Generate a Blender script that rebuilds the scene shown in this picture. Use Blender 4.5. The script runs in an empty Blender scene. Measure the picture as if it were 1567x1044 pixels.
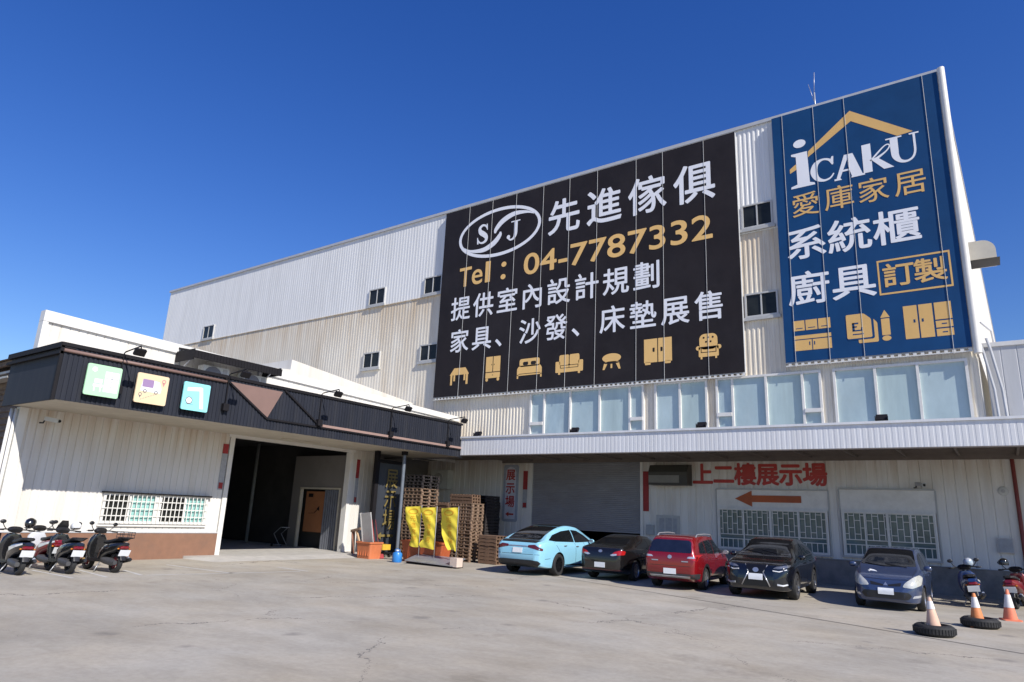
import bpy, bmesh, math, random
import numpy as np
from mathutils import Vector, Matrix
from mathutils.bvhtree import BVHTree
random.seed(7)
R = math.radians
S = bpy.context.scene
COL = S.collection

# ------------------------------------------------------------------ camera, sky, sun, exposure
cam = bpy.data.cameras.new('camera')
cam.sensor_width = 36.0
cam.lens = 1031.05 / 1567 * 36
cam.clip_end = 3000
co = bpy.data.objects.new('camera', cam)
COL.objects.link(co)
yaw, pitch, roll = R(-35.95457), R(14.3715366), R(2.5304686)
fw = Vector((math.sin(yaw) * math.cos(pitch), math.cos(yaw) * math.cos(pitch), math.sin(pitch)))
rt = Vector((math.cos(yaw), -math.sin(yaw), 0))
up = rt.cross(fw)
rt2 = math.cos(roll) * rt + math.sin(roll) * up
up2 = -math.sin(roll) * rt + math.cos(roll) * up
co.matrix_world = Matrix(((rt2.x, up2.x, -fw.x, 0), (rt2.y, up2.y, -fw.y, 0), (rt2.z, up2.z, -fw.z, 2.0), (0, 0, 0, 1)))
S.camera = co

SUN = Vector((1.255, -0.36, 1.0)).normalized()
w = bpy.data.worlds.new('World')
S.world = w
w.use_nodes = True
nt = w.node_tree
sky = nt.nodes.new('ShaderNodeTexSky')
sky.sky_type = 'NISHITA'
sky.sun_disc = False
sky.sun_elevation = math.asin(SUN.z)
sky.sun_rotation = math.atan2(SUN.x, SUN.y)
sky.air_density = 1.3
sky.dust_density = 0.15
sky.ozone_density = 6.0
hs = nt.nodes.new('ShaderNodeHueSaturation')
hs.inputs['Saturation'].default_value = 1.26
hs.inputs['Hue'].default_value = 0.522
nt.links.new(sky.outputs[0], hs.inputs['Color'])
nt.links.new(hs.outputs[0], nt.nodes['Background'].inputs[0])
nt.nodes['Background'].inputs[1].default_value = 0.112
sl = bpy.data.lights.new('sun', 'SUN')
sl.energy = 5.0
sl.angle = R(0.5)
sl.color = (1.0, 0.95, 0.87)
so = bpy.data.objects.new('sun', sl)
COL.objects.link(so)
so.rotation_euler = SUN.to_track_quat('Z', 'Y').to_euler()
so.location = (30, -10, 40)
S.view_settings.view_transform = 'Standard'
S.view_settings.look = 'None'
S.view_settings.gamma = 1
S.view_settings.exposure = 0.25

# ------------------------------------------------------------------ materials
def lin(c):
    return c / 12.92 if c <= 0.04045 else ((c + 0.055) / 1.055) ** 2.4
def hexc(h):
    return tuple(lin(int(h[i:i + 2], 16) / 255) for i in (0, 2, 4))
def mul(c, k):
    return tuple(min(1, max(0, x * k)) for x in c)
MATS = {}
def mat(name, color, rough=0.6, metal=0.0, var=0.12, scale=3.0, stretch=(1, 1, 1), bump=0.0, bscale=40, dirt=None, dirt_amt=0.0,
        coat=0.0, spec=0.5, trans=0.0, stain=None):
    """procedural principled material: base colour broken by two noises, optional dirt colour, optional bump"""
    if name in MATS:
        return MATS[name]
    m = bpy.data.materials.new(name)
    m.use_nodes = True
    t = m.node_tree
    N, Lk = t.nodes, t.links
    b = N['Principled BSDF']
    if isinstance(color, str):
        color = hexc(color)
    tc = N.new('ShaderNodeTexCoord')
    mp = N.new('ShaderNodeMapping')
    mp.inputs['Scale'].default_value = stretch
    Lk.new(tc.outputs['Object'], mp.inputs['Vector'])
    n1 = N.new('ShaderNodeTexNoise')
    n1.inputs['Scale'].default_value = scale
    n1.inputs['Detail'].default_value = 6
    n1.inputs['Roughness'].default_value = 0.65
    Lk.new(mp.outputs[0], n1.inputs['Vector'])
    rp = N.new('ShaderNodeValToRGB')
    rp.color_ramp.elements[0].position = 0.3
    rp.color_ramp.elements[1].position = 0.7
    rp.color_ramp.elements[0].color = (*mul(color, 1 - var), 1)
    rp.color_ramp.elements[1].color = (*mul(color, 1 + var), 1)
    Lk.new(n1.outputs['Fac'], rp.inputs['Fac'])
    out = rp.outputs['Color']
    if dirt is not None:
        if isinstance(dirt, str):
            dirt = hexc(dirt)
        n2 = N.new('ShaderNodeTexNoise')
        n2.inputs['Scale'].default_value = scale * 0.6
        n2.inputs['Detail'].default_value = 8
        n2.inputs['Roughness'].default_value = 0.7
        mp2 = N.new('ShaderNodeMapping')
        mp2.inputs['Location'].default_value = (3.1, 7.7, 1.3)
        mp2.inputs['Scale'].default_value = stretch
        Lk.new(tc.outputs['Object'], mp2.inputs['Vector'])
        Lk.new(mp2.outputs[0], n2.inputs['Vector'])
        r2 = N.new('ShaderNodeMapRange')
        r2.inputs['From Min'].default_value = 0.45
        r2.inputs['From Max'].default_value = 0.75
        r2.inputs['To Max'].default_value = dirt_amt
        Lk.new(n2.outputs['Fac'], r2.inputs['Value'])
        mx = N.new('ShaderNodeMix')
        mx.data_type = 'RGBA'
        Lk.new(r2.outputs[0], mx.inputs['Factor'])
        Lk.new(out, mx.inputs[6])
        mx.inputs[7].default_value = (*dirt, 1)
        out = mx.outputs[2]
    if stain:                                 # rust and water runs below a sheet edge at a given height
        z0, z1, sc, amt = stain
        sx = N.new('ShaderNodeSeparateXYZ')
        Lk.new(tc.outputs['Object'], sx.inputs[0])
        mz = N.new('ShaderNodeMapRange')
        mz.inputs['From Min'].default_value = z0
        mz.inputs['From Max'].default_value = z1
        mz.inputs['To Max'].default_value = amt
        Lk.new(sx.outputs[2], mz.inputs['Value'])
        mp3 = N.new('ShaderNodeMapping')
        mp3.inputs['Scale'].default_value = (2.2, 2.2, .12)
        Lk.new(tc.outputs['Object'], mp3.inputs['Vector'])
        n4 = N.new('ShaderNodeTexNoise')
        n4.inputs['Scale'].default_value = 1.6
        n4.inputs['Detail'].default_value = 7
        n4.inputs['Roughness'].default_value = .72
        Lk.new(mp3.outputs[0], n4.inputs['Vector'])
        r4 = N.new('ShaderNodeMapRange')
        r4.inputs['From Min'].default_value = .38
        r4.inputs['From Max'].default_value = .68
        Lk.new(n4.outputs['Fac'], r4.inputs['Value'])
        ml = N.new('ShaderNodeMath')
        ml.operation = 'MULTIPLY'
        Lk.new(mz.outputs[0], ml.inputs[0])
        Lk.new(r4.outputs[0], ml.inputs[1])
        mx4 = N.new('ShaderNodeMix')
        mx4.data_type = 'RGBA'
        Lk.new(ml.outputs[0], mx4.inputs['Factor'])
        Lk.new(out, mx4.inputs[6])
        mx4.inputs[7].default_value = (*sc, 1)
        out = mx4.outputs[2]
    Lk.new(out, b.inputs['Base Color'])
    b.inputs['Metallic'].default_value = metal
    b.inputs['Specular IOR Level'].default_value = spec
    b.inputs['Coat Weight'].default_value = coat
    b.inputs['Coat Roughness'].default_value = 0.04
    rr = N.new('ShaderNodeMapRange')
    rr.inputs['To Min'].default_value = max(0.02, rough - 0.08 * rough)
    rr.inputs['To Max'].default_value = min(1, rough + 0.12 * rough)
    Lk.new(n1.outputs['Fac'], rr.inputs['Value'])
    Lk.new(rr.outputs[0], b.inputs['Roughness'])
    if trans:
        b.inputs['Transmission Weight'].default_value = trans
    if bump:
        n3 = N.new('ShaderNodeTexNoise')
        n3.inputs['Scale'].default_value = bscale
        n3.inputs['Detail'].default_value = 5
        Lk.new(tc.outputs['Object'], n3.inputs['Vector'])
        bp = N.new('ShaderNodeBump')
        bp.inputs['Strength'].default_value = bump
        bp.inputs['Distance'].default_value = 0.02
        Lk.new(n3.outputs['Fac'], bp.inputs['Height'])
        Lk.new(bp.outputs[0], b.inputs['Normal'])
    MATS[name] = m
    return m

STK = (3, 3, 0.25)
white_cool = mat('metal_cladding_cool_white', (0.77, 0.765, 0.745), 0.45, 0, .05, 1.2, STK, dirt=(0.52, 0.51, 0.48), dirt_amt=.4)
cream = mat('metal_cladding_cream', (0.73, 0.675, 0.57), 0.5, 0, .08, 1.0, (1.6, 1.6, .3), dirt=(0.50, 0.39, 0.26), dirt_amt=.7, stain=(11.6, 14.3, (0.50, 0.34, 0.17), .75))
cream_low = mat('metal_cladding_ground_floor', (0.68, 0.66, 0.62), 0.55, 0, .07, 1.2, STK, dirt=(0.42, 0.35, 0.27), dirt_amt=.55, stain=(3.3, 4.6, (0.36, 0.25, 0.15), .7))
white_wall = mat('white_painted_cladding', (0.66, 0.635, 0.59), 0.5, 0, .05, 1.0, STK, dirt=(0.5, 0.43, 0.33), dirt_amt=.5)
front_wall = mat('white_cladding_under_fascia', (0.66, 0.64, 0.60), 0.5, 0, .05, 1.0, STK, dirt=(0.5, 0.43, 0.33), dirt_amt=.5, stain=(2.9, 4.5, (0.45, 0.31, 0.19), .75))
white_trim = mat('white_trim', (0.68, 0.665, 0.63), 0.4, 0, .05, 2, dirt=(0.5, 0.47, 0.4), dirt_amt=.25)
grey_trim = mat('grey_flashing', (0.45, 0.46, 0.48), 0.4, 0, .08, 2, dirt=(0.35, 0.33, 0.3), dirt_amt=.3)
fascia_white = mat('canopy_cladding_white', (0.76, 0.765, 0.77), 0.5, 0, .05, 1.5, STK, dirt=(0.5, 0.48, 0.45), dirt_amt=.3)
navy = mat('fascia_dark_blue_black', (0.017, 0.0195, 0.029), 0.6, 0, .15, 2, STK, dirt=(0.045, 0.045, 0.05), dirt_amt=.5, spec=.25)
black = mat('black_painted_steel', (0.011, 0.010, 0.012), 0.65, 0, .1, 5, spec=.2)
taupe = mat('taupe_panel', (0.20, 0.125, 0.105), 0.5, 0, .06, 2)
taupe_l = mat('taupe_trim', (0.30, 0.20, 0.17), 0.45, 0, .06, 2)
soffit_m = mat('soffit_cream', (0.48, 0.44, 0.36), 0.7, 0, .08, 2, dirt=(0.3, 0.26, 0.2), dirt_amt=.4)
brown = mat('brown_render', (0.225, 0.118, 0.075), 0.85, 0, .1, 4, bump=.3, dirt=(0.14, 0.09, 0.07), dirt_amt=.5)
conc = mat('plinth_concrete', (0.24, 0.22, 0.20), 0.9, 0, .2, 2.5, bump=.4, dirt=(0.1, 0.09, 0.08), dirt_amt=.6)
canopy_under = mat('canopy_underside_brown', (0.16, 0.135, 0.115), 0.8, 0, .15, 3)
banner_black = mat('banner_black_vinyl', (0.0165, 0.0125, 0.0135), 0.6, 0, .2, 0.7, bump=.5, bscale=.9, dirt=(.035, .031, .034), dirt_amt=.45, spec=.25)
banner_blue = mat('banner_blue_vinyl', (0.0005, 0.046, 0.148), 0.6, 0, .14, 0.7, bump=.5, bscale=.9, dirt=(.006, .06, .19), dirt_amt=.5, spec=.3)
ink_white = mat('banner_white_ink', (0.80, 0.805, 0.84), 0.55, 0, .03, 1)
ink_gold = mat('banner_gold_ink', (0.80, 0.50, 0.18), 0.55, 0, .04, 1)
ink_gold2 = mat('banner_ochre_ink', (0.70, 0.43, 0.15), 0.55, 0, .05, 1)
rope_m = mat('white_rope', (0.42, 0.42, 0.42), 0.8, 0, .1, 8)
glass_dark = mat('dark_window_glass', (0.022, 0.024, 0.022), 0.12, 0, .4, 1.3, spec=.25)
glass_pale = mat('frosted_blue_glass', (0.42, 0.515, 0.53), 0.16, 0, .14, 0.8, (1, 1, .5), dirt=(0.26, 0.38, 0.44), dirt_amt=.6, spec=.5)
glass_pale_b = mat('frosted_glass_grey', (0.37, 0.46, 0.49), 0.14, 0, .2, 0.9, (1.5, 1, .4), dirt=(0.22, 0.33, 0.40), dirt_amt=.8, spec=.5)
glass_pale_c = mat('frosted_glass_green', (0.43, 0.53, 0.525), 0.2, 0, .16, 0.7, (2.0, 1, .3), dirt=(0.30, 0.40, 0.43), dirt_amt=.7, spec=.5)
glass_green = mat('greenish_glass', (0.12, 0.17, 0.175), 0.1, 0, .3, 1.5, dirt=(.25, .3, .29), dirt_amt=.5, spec=.4)
glass_teal = mat('pale_teal_glass', (0.28, 0.50, 0.47), 0.15, 0, .1, 2)
frame_w = mat('white_window_frame', (0.70, 0.68, 0.64), 0.4, 0, .06, 4, dirt=(0.4, 0.36, 0.3), dirt_amt=.3)
frame_g = mat('weathered_grey_frame', (0.42, 0.42, 0.41), 0.5, 0, .1, 4)
shutter_m = mat('shutter_steel_blue', (0.255, 0.26, 0.285), 0.45, 0.1, .1, 1.2, (1, 1, 2), dirt=(0.16, 0.15, 0.15), dirt_amt=.5)
red_ink = mat('red_sign_paint', (0.42, 0.028, 0.02), 0.5, 0, .12, 3, dirt=(0.25, 0.05, 0.03), dirt_amt=.4)
rust_red = mat('orange_red_arrow_paint', (0.42, 0.095, 0.025), 0.6, 0, .15, 2, dirt=(0.20, 0.06, 0.03), dirt_amt=.7)
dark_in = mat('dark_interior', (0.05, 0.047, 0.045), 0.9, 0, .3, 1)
grey_in = mat('interior_partition_grey', (0.19, 0.175, 0.165), 0.8, 0, .1, 1)
wood = mat('pallet_wood', (0.16, 0.095, 0.058), 0.85, 0, .3, 3, (1, 1, 4), dirt=(0.16, 0.10, 0.07), dirt_amt=.6)
wood_pale = mat('pallet_wood_pale', (0.22, 0.145, 0.095), 0.85, 0, .25, 3, (1, 1, 4), dirt=(0.2, 0.13, 0.09), dirt_amt=.5)
plastic_dark = mat('dark_pallet', (0.022, 0.018, 0.018), 0.7, 0, .3, 3)
gate_m = mat('gate_slate_blue', (0.022, 0.027, 0.038), 0.5, 0.1, .15, 2, STK)
gold_paint = mat('gate_gold_lettering', (0.19, 0.145, 0.05), 0.5, 0, .2, 4)
rubber = mat('rubber', (0.014, 0.014, 0.015), 0.75, 0, .3, 12, bump=.3, dirt=(0.06, 0.055, 0.05), dirt_amt=.3)
blackp = mat('black_plastic', (0.014, 0.014, 0.016), 0.4, 0, .15, 6)
alloy = mat('alloy_rim', (0.42, 0.42, 0.44), 0.28, 0.8, .1, 6)
chrome = mat('chrome', (0.55, 0.55, 0.56), 0.3, .8, .05, 4)
rimblack = mat('black_rim', (0.01, 0.01, 0.011), 0.3, 0.3, .1, 6)
car_glass = mat('car_window_glass', (0.008, 0.009, 0.011), 0.05, 0, .2, 2, spec=.45)
lamp_red = mat('tail_lamp_red', (0.38, 0.012, 0.012), 0.12, 0, .2, 8, coat=.6)
lamp_clear = mat('head_lamp_clear', (0.55, 0.57, 0.60), 0.1, 0.4, .25, 14, coat=.8)
plate_m = mat('white_plate', (0.72, 0.74, 0.76), 0.4, 0, .04, 6)
orange = mat('orange_plastic', (0.55, 0.17, 0.07), 0.5, 0, .12, 3, dirt=(0.45, 0.14, 0.06), dirt_amt=.4)
cone_o = mat('cone_orange_faded', (0.66, 0.22, 0.07), 0.6, 0, .12, 4, dirt=(0.45, 0.2, 0.1), dirt_amt=.5)
cone_pink = mat('cone_bleached_pink', (0.68, 0.43, 0.31), 0.65, 0, .1, 4, dirt=(0.5, 0.36, 0.28), dirt_amt=.4)
cone_w = mat('cone_white_sleeve', (0.72, 0.69, 0.68), 0.6, 0, .08, 4, dirt=(0.5, 0.45, 0.42), dirt_amt=.4)
yellow = mat('yellow_flag_cloth', (0.83, 0.67, 0.06), 0.8, 0, .06, 3)
flag_ink = mat('flag_orange_red_ink', (0.72, 0.36, 0.02), 0.7, 0, .1, 3)
steel = mat('galvanised_steel', (0.42, 0.43, 0.45), 0.4, 0.6, .15, 5)
pole_m = mat('grey_post_paint', (0.13, 0.15, 0.18), 0.45, 0, .12, 4)
blue_jug = mat('blue_plastic', (0.03, 0.20, 0.55), 0.35, 0, .1, 4)
paper_grey = mat('grey_faded_paper', (0.34, 0.35, 0.37), 0.8, 0, .15, 6)
paper_red = mat('red_paper', (0.30, 0.028, 0.03), 0.7, 0, .2, 6)
ac_white = mat('aircon_casing', (0.55, 0.55, 0.52), 0.45, 0, .06, 3, dirt=(0.35, 0.33, 0.3), dirt_amt=.4)
board_mat = mat('grey_board', (0.36, 0.35, 0.34), 0.7, 0, .15, 3)
pinkish = mat('pale_block', (0.62, 0.50, 0.42), 0.8, 0, .1, 4)
marking = mat('worn_white_road_paint', (0.52, 0.51, 0.49), 0.85, 0, .1, 6, dirt=(0.36, 0.34, 0.31), dirt_amt=.9)
cable_shadow_m = mat('painted_cable_shadow', (0.10, 0.09, 0.085), 0.9, 0, .25, 5)  # dark colour standing in for a cable's shadow on the yard
slab_m = mat('door_slab_concrete', (0.44, 0.42, 0.39), 0.9, 0, .1, 3, bump=.3, dirt=(0.3, 0.28, 0.26), dirt_amt=.4)
neigh_m = mat('neighbour_rusty_slats', (0.12, 0.085, 0.06), 0.8, 0, .35, 3, (1, 1, 4), dirt=(0.30, 0.22, 0.14), dirt_amt=.5)
neigh_roof = mat('neighbour_sheet_roof', (0.42, 0.40, 0.37), 0.5, .3, .2, 2)

def ground_material():
    m = bpy.data.materials.new('worn_concrete_yard')
    m.use_nodes = True
    t = m.node_tree
    N, Lk = t.nodes, t.links
    b = N['Principled BSDF']
    tc = N.new('ShaderNodeTexCoord')
    def noise(scale, detail=8, rough=.65, st=(1, 1, 1), loc=(0, 0, 0), dist=0):
        mp = N.new('ShaderNodeMapping')
        mp.inputs['Scale'].default_value = st
        mp.inputs['Location'].default_value = loc
        Lk.new(tc.outputs['Object'], mp.inputs['Vector'])
        n = N.new('ShaderNodeTexNoise')
        n.inputs['Scale'].default_value = scale
        n.inputs['Detail'].default_value = detail
        n.inputs['Roughness'].default_value = rough
        n.inputs['Distortion'].default_value = dist
        Lk.new(mp.outputs[0], n.inputs['Vector'])
        return n
    def ramp(src, stops):
        r = N.new('ShaderNodeValToRGB')
        e = r.color_ramp.elements
        while len(e) < len(stops):
            e.new(0.5)
        for k, (p, c) in enumerate(stops):
            e[k].position = p
            e[k].color = (*c, 1)
        Lk.new(src, r.inputs['Fac'])
        return r
    def mix(a, bb, fac, mode='MIX'):
        x = N.new('ShaderNodeMix')
        x.data_type = 'RGBA'
        x.blend_type = mode
        if isinstance(fac, (int, float)):
            x.inputs['Factor'].default_value = fac
        else:
            Lk.new(fac, x.inputs['Factor'])
        Lk.new(a, x.inputs[6])
        if isinstance(bb, tuple):
            x.inputs[7].default_value = (*bb, 1)
        else:
            Lk.new(bb, x.inputs[7])
        return x.outputs[2]
    big = noise(0.22, 8, .62, dist=.4)
    base = ramp(big.outputs['Fac'], [(.28, (.315, .284, .232)), (.5, (.388, .357, .300)), (.72, (.445, .412, .352))]).outputs[0]
    blot = noise(0.55, 10, .7, (1, 1.9, 1), (5, 2, 0))
    base = mix(base, ramp(blot.outputs['Fac'], [(.3, (.80, .79, .775)), (.55, (1.0, 1.0, 1.0)), (.75, (1.10, 1.09, 1.08))]).outputs[0], 0.9, 'MULTIPLY')
    warm = noise(0.33, 6, .6, loc=(11, 4, 0))
    base = mix(base, ramp(warm.outputs['Fac'], [(.4, (1.0, 1.0, 1.01)), (.65, (1.05, .995, .92))]).outputs[0], 0.8, 'MULTIPLY')
    oil = noise(0.35, 9, .72, loc=(2, 9, 0))
    base = mix(base, ramp(oil.outputs['Fac'], [(.58, (1, 1, 1)), (.76, (.60, .58, .57))]).outputs[0], 1.0, 'MULTIPLY')
    vs_ = N.new('ShaderNodeTexVoronoi')
    vs_.voronoi_dimensions = '2D'
    vs_.inputs['Scale'].default_value = .55
    wob2 = noise(3.0, 5, .7)
    av = N.new('ShaderNodeVectorMath')
    av.operation = 'MULTIPLY_ADD'
    Lk.new(wob2.outputs['Color'], av.inputs[0])
    av.inputs[1].default_value = (.35, .35, 0)
    Lk.new(tc.outputs['Object'], av.inputs[2])
    Lk.new(av.outputs[0], vs_.inputs['Vector'])
    sz = N.new('ShaderNodeSeparateColor')
    Lk.new(vs_.outputs['Color'], sz.inputs[0])
    szr = N.new('ShaderNodeMapRange')
    szr.inputs['From Min'].default_value = .55
    szr.inputs['From Max'].default_value = 1.0
    szr.inputs['To Max'].default_value = .13
    Lk.new(sz.outputs[0], szr.inputs['Value'])
    dv = N.new('ShaderNodeMath'); dv.operation = 'SUBTRACT'
    Lk.new(szr.outputs[0], dv.inputs[0]); Lk.new(vs_.outputs['Distance'], dv.inputs[1])
    dr = N.new('ShaderNodeMapRange')
    dr.inputs['From Min'].default_value = -.01
    dr.inputs['From Max'].default_value = .07
    dr.inputs['To Max'].default_value = .55
    Lk.new(dv.outputs[0], dr.inputs['Value'])
    base = mix(base, (.17, .155, .14), dr.outputs[0])
    fine = noise(9, 9, .75)
    base = mix(base, ramp(fine.outputs['Fac'], [(.3, (.87, .87, .87)), (.7, (1.09, 1.09, 1.09))]).outputs[0], 1.0, 'MULTIPLY')
    # cracks: wandering cell edges, broken into short runs
    wob = noise(0.9, 6, .7)
    addv = N.new('ShaderNodeVectorMath')
    addv.operation = 'MULTIPLY_ADD'
    Lk.new(wob.outputs['Color'], addv.inputs[0])
    addv.inputs[1].default_value = (1.7, 1.7, 0)
    Lk.new(tc.outputs['Object'], addv.inputs[2])
    vo = N.new('ShaderNodeTexVoronoi')
    vo.feature = 'DISTANCE_TO_EDGE'
    vo.voronoi_dimensions = '2D'
    vo.inputs['Scale'].default_value = 0.19
    Lk.new(addv.outputs[0], vo.inputs['Vector'])
    brk = noise(0.45, 3, .5, loc=(7, 1, 0))
    th = N.new('ShaderNodeMapRange')
    th.inputs['From Min'].default_value = .46
    th.inputs['From Max'].default_value = .62
    th.inputs['To Min'].default_value = 0
    th.inputs['To Max'].default_value = .0052
    Lk.new(brk.outputs['Fac'], th.inputs['Value'])
    lt = N.new('ShaderNodeMath')
    lt.operation = 'LESS_THAN'
    Lk.new(vo.outputs['Distance'], lt.inputs[0])
    Lk.new(th.outputs[0], lt.inputs[1])
    base = mix(base, (.15, .135, .12), lt.outputs[0])
    Lk.new(base, b.inputs['Base Color'])
    b.inputs['Roughness'].default_value = .88
    b.inputs['Specular IOR Level'].default_value = .3
    bp = N.new('ShaderNodeBump')
    bp.inputs['Strength'].default_value = .35
    bp.inputs['Distance'].default_value = .01
    f2 = noise(26, 6, .7)
    Lk.new(f2.outputs['Fac'], bp.inputs['Height'])
    Lk.new(bp.outputs[0], b.inputs['Normal'])
    return m

# ------------------------------------------------------------------ geometry helpers
class Frame:
    def __init__(s, o, u, v, n):
        s.o, s.u, s.v, s.n = Vector(o), Vector(u), Vector(v), Vector(n)
    def __call__(s, a, b, c=0.0):
        return s.o + s.u * a + s.v * b + s.n * c

class B:
    """collects boxes, prisms, tubes ... of ONE mesh"""
    def __init__(s):
        s.v, s.f, s.m, s.s = [], [], [], []
    def add(s, vs, fs, mi=0, smooth=False, M=None):
        o = len(s.v)
        for p in vs:
            p = Vector(p)
            s.v.append(M @ p if M is not None else p)
        for k, f in enumerate(fs):
            s.f.append([o + i for i in f])
            s.m.append(mi)
            s.s.append(smooth)
        return s
    def box(s, x0, x1, y0, y1, z0, z1, mi=0, M=None):
        vs = [(x, y, z) for x in (x0, x1) for y in (y0, y1) for z in (z0, z1)]
        return s.add(vs, [(0, 1, 3, 2), (4, 6, 7, 5), (0, 4, 5, 1), (2, 3, 7, 6), (0, 2, 6, 4), (1, 5, 7, 3)], mi, False, M)
    def fbox(s, F, a0, a1, b0, b1, c0, c1, mi=0):
        vs = [F(a, b, c) for a in (a0, a1) for b in (b0, b1) for c in (c0, c1)]
        return s.add(vs, [(0, 1, 3, 2), (4, 6, 7, 5), (0, 4, 5, 1), (2, 3, 7, 6), (0, 2, 6, 4), (1, 5, 7, 3)], mi)
    def prism(s, F, pts, c0, c1, mi=0, M=None):
        n = len(pts)
        vs = [F(a, b, c0) for a, b in pts] + [F(a, b, c1) for a, b in pts]
        fs = [list(range(n))[::-1], list(range(n, 2 * n))] + [(i, (i + 1) % n, n + (i + 1) % n, n + i) for i in range(n)]
        return s.add(vs, fs, mi, False, M)
    def bar(s, p, q, wd, ht=None, mi=0):
        p, q = Vector(p), Vector(q)
        ht = ht or wd
        d = (q - p)
        L = d.length
        M = Matrix.Translation(p) @ d.to_track_quat('Z', 'Y').to_matrix().to_4x4()
        return s.box(-wd / 2, wd / 2, -ht / 2, ht / 2, 0, L, mi, M)
    def tube(s, path, r, n=8, mi=0, smooth=True, caps=True):
        P = [Vector(p) for p in path]
        rs = r if isinstance(r, (list, tuple)) else [r] * len(P)
        rings = []
        ref = None
        for i, p in enumerate(P):
            d = (P[min(i + 1, len(P) - 1)] - P[max(i - 1, 0)]).normalized()
            if ref is None:
                ref = d.orthogonal().normalized()
            ref = (ref - d * ref.dot(d)).normalized()
            o = d.cross(ref)
            rings.append([p + (ref * math.cos(2 * math.pi * k / n) + o * math.sin(2 * math.pi * k / n)) * rs[i] for k in range(n)])
        vs = [v for g in rings for v in g]
        fs = [(i * n + k, i * n + (k + 1) % n, (i + 1) * n + (k + 1) % n, (i + 1) * n + k) for i in range(len(P) - 1) for k in range(n)]
        s.add(vs, fs, mi, smooth)
        if caps:
            o = len(s.v) - len(vs)
            s.f += [[o + k for k in range(n)][::-1], [o + (len(P) - 1) * n + k for k in range(n)]]
            s.m += [mi, mi]
            s.s += [False, False]
        return s
    def lathe(s, prof, n=24, mi=0, M=None, smooth=True):
        vs = [(r * math.cos(2 * math.pi * k / n), r * math.sin(2 * math.pi * k / n), h) for r, h in prof for k in range(n)]
        fs = [(i * n + k, i * n + (k + 1) % n, (i + 1) * n + (k + 1) % n, (i + 1) * n + k) for i in range(len(prof) - 1) for k in range(n)]
        return s.add(vs, fs, mi, smooth, M)
    def ball(s, c, rx, ry=None, rz=None, mi=0, n=16, M=None):
        ry = ry or rx
        rz = rz or rx
        h = n // 2
        vs, fs = [], []
        for i in range(h + 1):
            t = math.pi * i / h
            for k in range(n):
                a = 2 * math.pi * k / n
                vs.append((c[0] + rx * math.sin(t) * math.cos(a), c[1] + ry * math.sin(t) * math.sin(a), c[2] + rz * math.cos(t)))
        for i in range(h):
            for k in range(n):
                fs.append((i * n + k, i * n + (k + 1) % n, (i + 1) * n + (k + 1) % n, (i + 1) * n + k))
        return s.add(vs, fs, mi, True, M)
    def loft(s, secs, mi=0, n=20, e=2.6, smooth=True):
        """secs: (centre, half width along y, half height normal to path in the xz plane)"""
        P = [Vector(c) for c, a, b in secs]
        vs, fs = [], []
        for i, (c, a, b) in enumerate(secs):
            d = (P[min(i + 1, len(P) - 1)] - P[max(i - 1, 0)]).normalized()
            nn = Vector((-d.z, 0, d.x))
            for k in range(n):
                t = 2 * math.pi * k / n
                ct, st = math.cos(t), math.sin(t)
                y = a * math.copysign(abs(ct) ** (2 / e), ct)
                z = b * math.copysign(abs(st) ** (2 / e), st)
                vs.append(Vector(c) + Vector((0, y, 0)) + nn * z)
        for i in range(len(secs) - 1):
            for k in range(n):
                fs.append((i * n + k, i * n + (k + 1) % n, (i + 1) * n + (k + 1) % n, (i + 1) * n + k))
        s.add(vs, fs, mi, smooth)
        o = len(s.v) - len(vs)
        s.f += [[o + k for k in range(n)][::-1], [o + (len(secs) - 1) * n + k for k in range(n)]]
        s.m += [mi, mi]
        s.s += [False, False]
        return s
    def mesh(s, name, mats, off=None, sharp=40):
        me = bpy.data.meshes.new(name)
        off = Vector(off) if off is not None else Vector((0, 0, 0))
        me.from_pydata([tuple(v - off) for v in s.v], [], s.f)
        if not isinstance(mats, (list, tuple)):
            mats = [mats]
        for m in mats:
            me.materials.append(m)
        me.polygons.foreach_set('material_index', s.m)
        me.polygons.foreach_set('use_smooth', s.s)
        bm = bmesh.new()
        bm.from_mesh(me)
        bmesh.ops.remove_doubles(bm, verts=bm.verts, dist=1e-5)
        bmesh.ops.recalc_face_normals(bm, faces=bm.faces)
        lim = R(sharp)
        for e in bm.edges:
            if len(e.link_faces) == 2 and e.calc_face_angle(0) > lim:
                e.smooth = False
        bm.to_mesh(me)
        bm.free()
        me.update()
        return me
    def build(s, name, mats, parent=None, world=False, label=None):
        off = parent.location if (world and parent is not None) else None
        o = bpy.data.objects.new(name, s.mesh(name, mats, off))
        COL.objects.link(o)
        if parent is not None:
            o.parent = parent
        if label:
            o['label'] = label
        return o

def tag(o, label=None, cat=None, group=None, kind=None):
    if label: o['label'] = label
    if cat: o['category'] = cat
    if group: o['group'] = group
    if kind: o['kind'] = kind
    return o
def empty(name, loc, label, cat, group=None, rz=0.0, rot=None):
    o = bpy.data.objects.new(name, None)
    o.empty_display_size = .2
    COL.objects.link(o)
    o.location = loc
    o.rotation_euler = rot if rot is not None else (0, 0, rz)
    return tag(o, label, cat, group)
def sub(b, name, mats, part):
    """a sub-part: its world-space geometry is stored relative to the thing's root (parts carry no transform of their own)"""
    root = part.parent
    o = bpy.data.objects.new(name, b.mesh(name, mats, root.location))
    COL.objects.link(o)
    o.parent = part
    return o
def copy_tree(o, parent=None):
    c = o.copy()
    COL.objects.link(c)
    if parent is not None:
        c.parent = parent
    for ch in list(o.children):
        copy_tree(ch, c)
    return c

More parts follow.
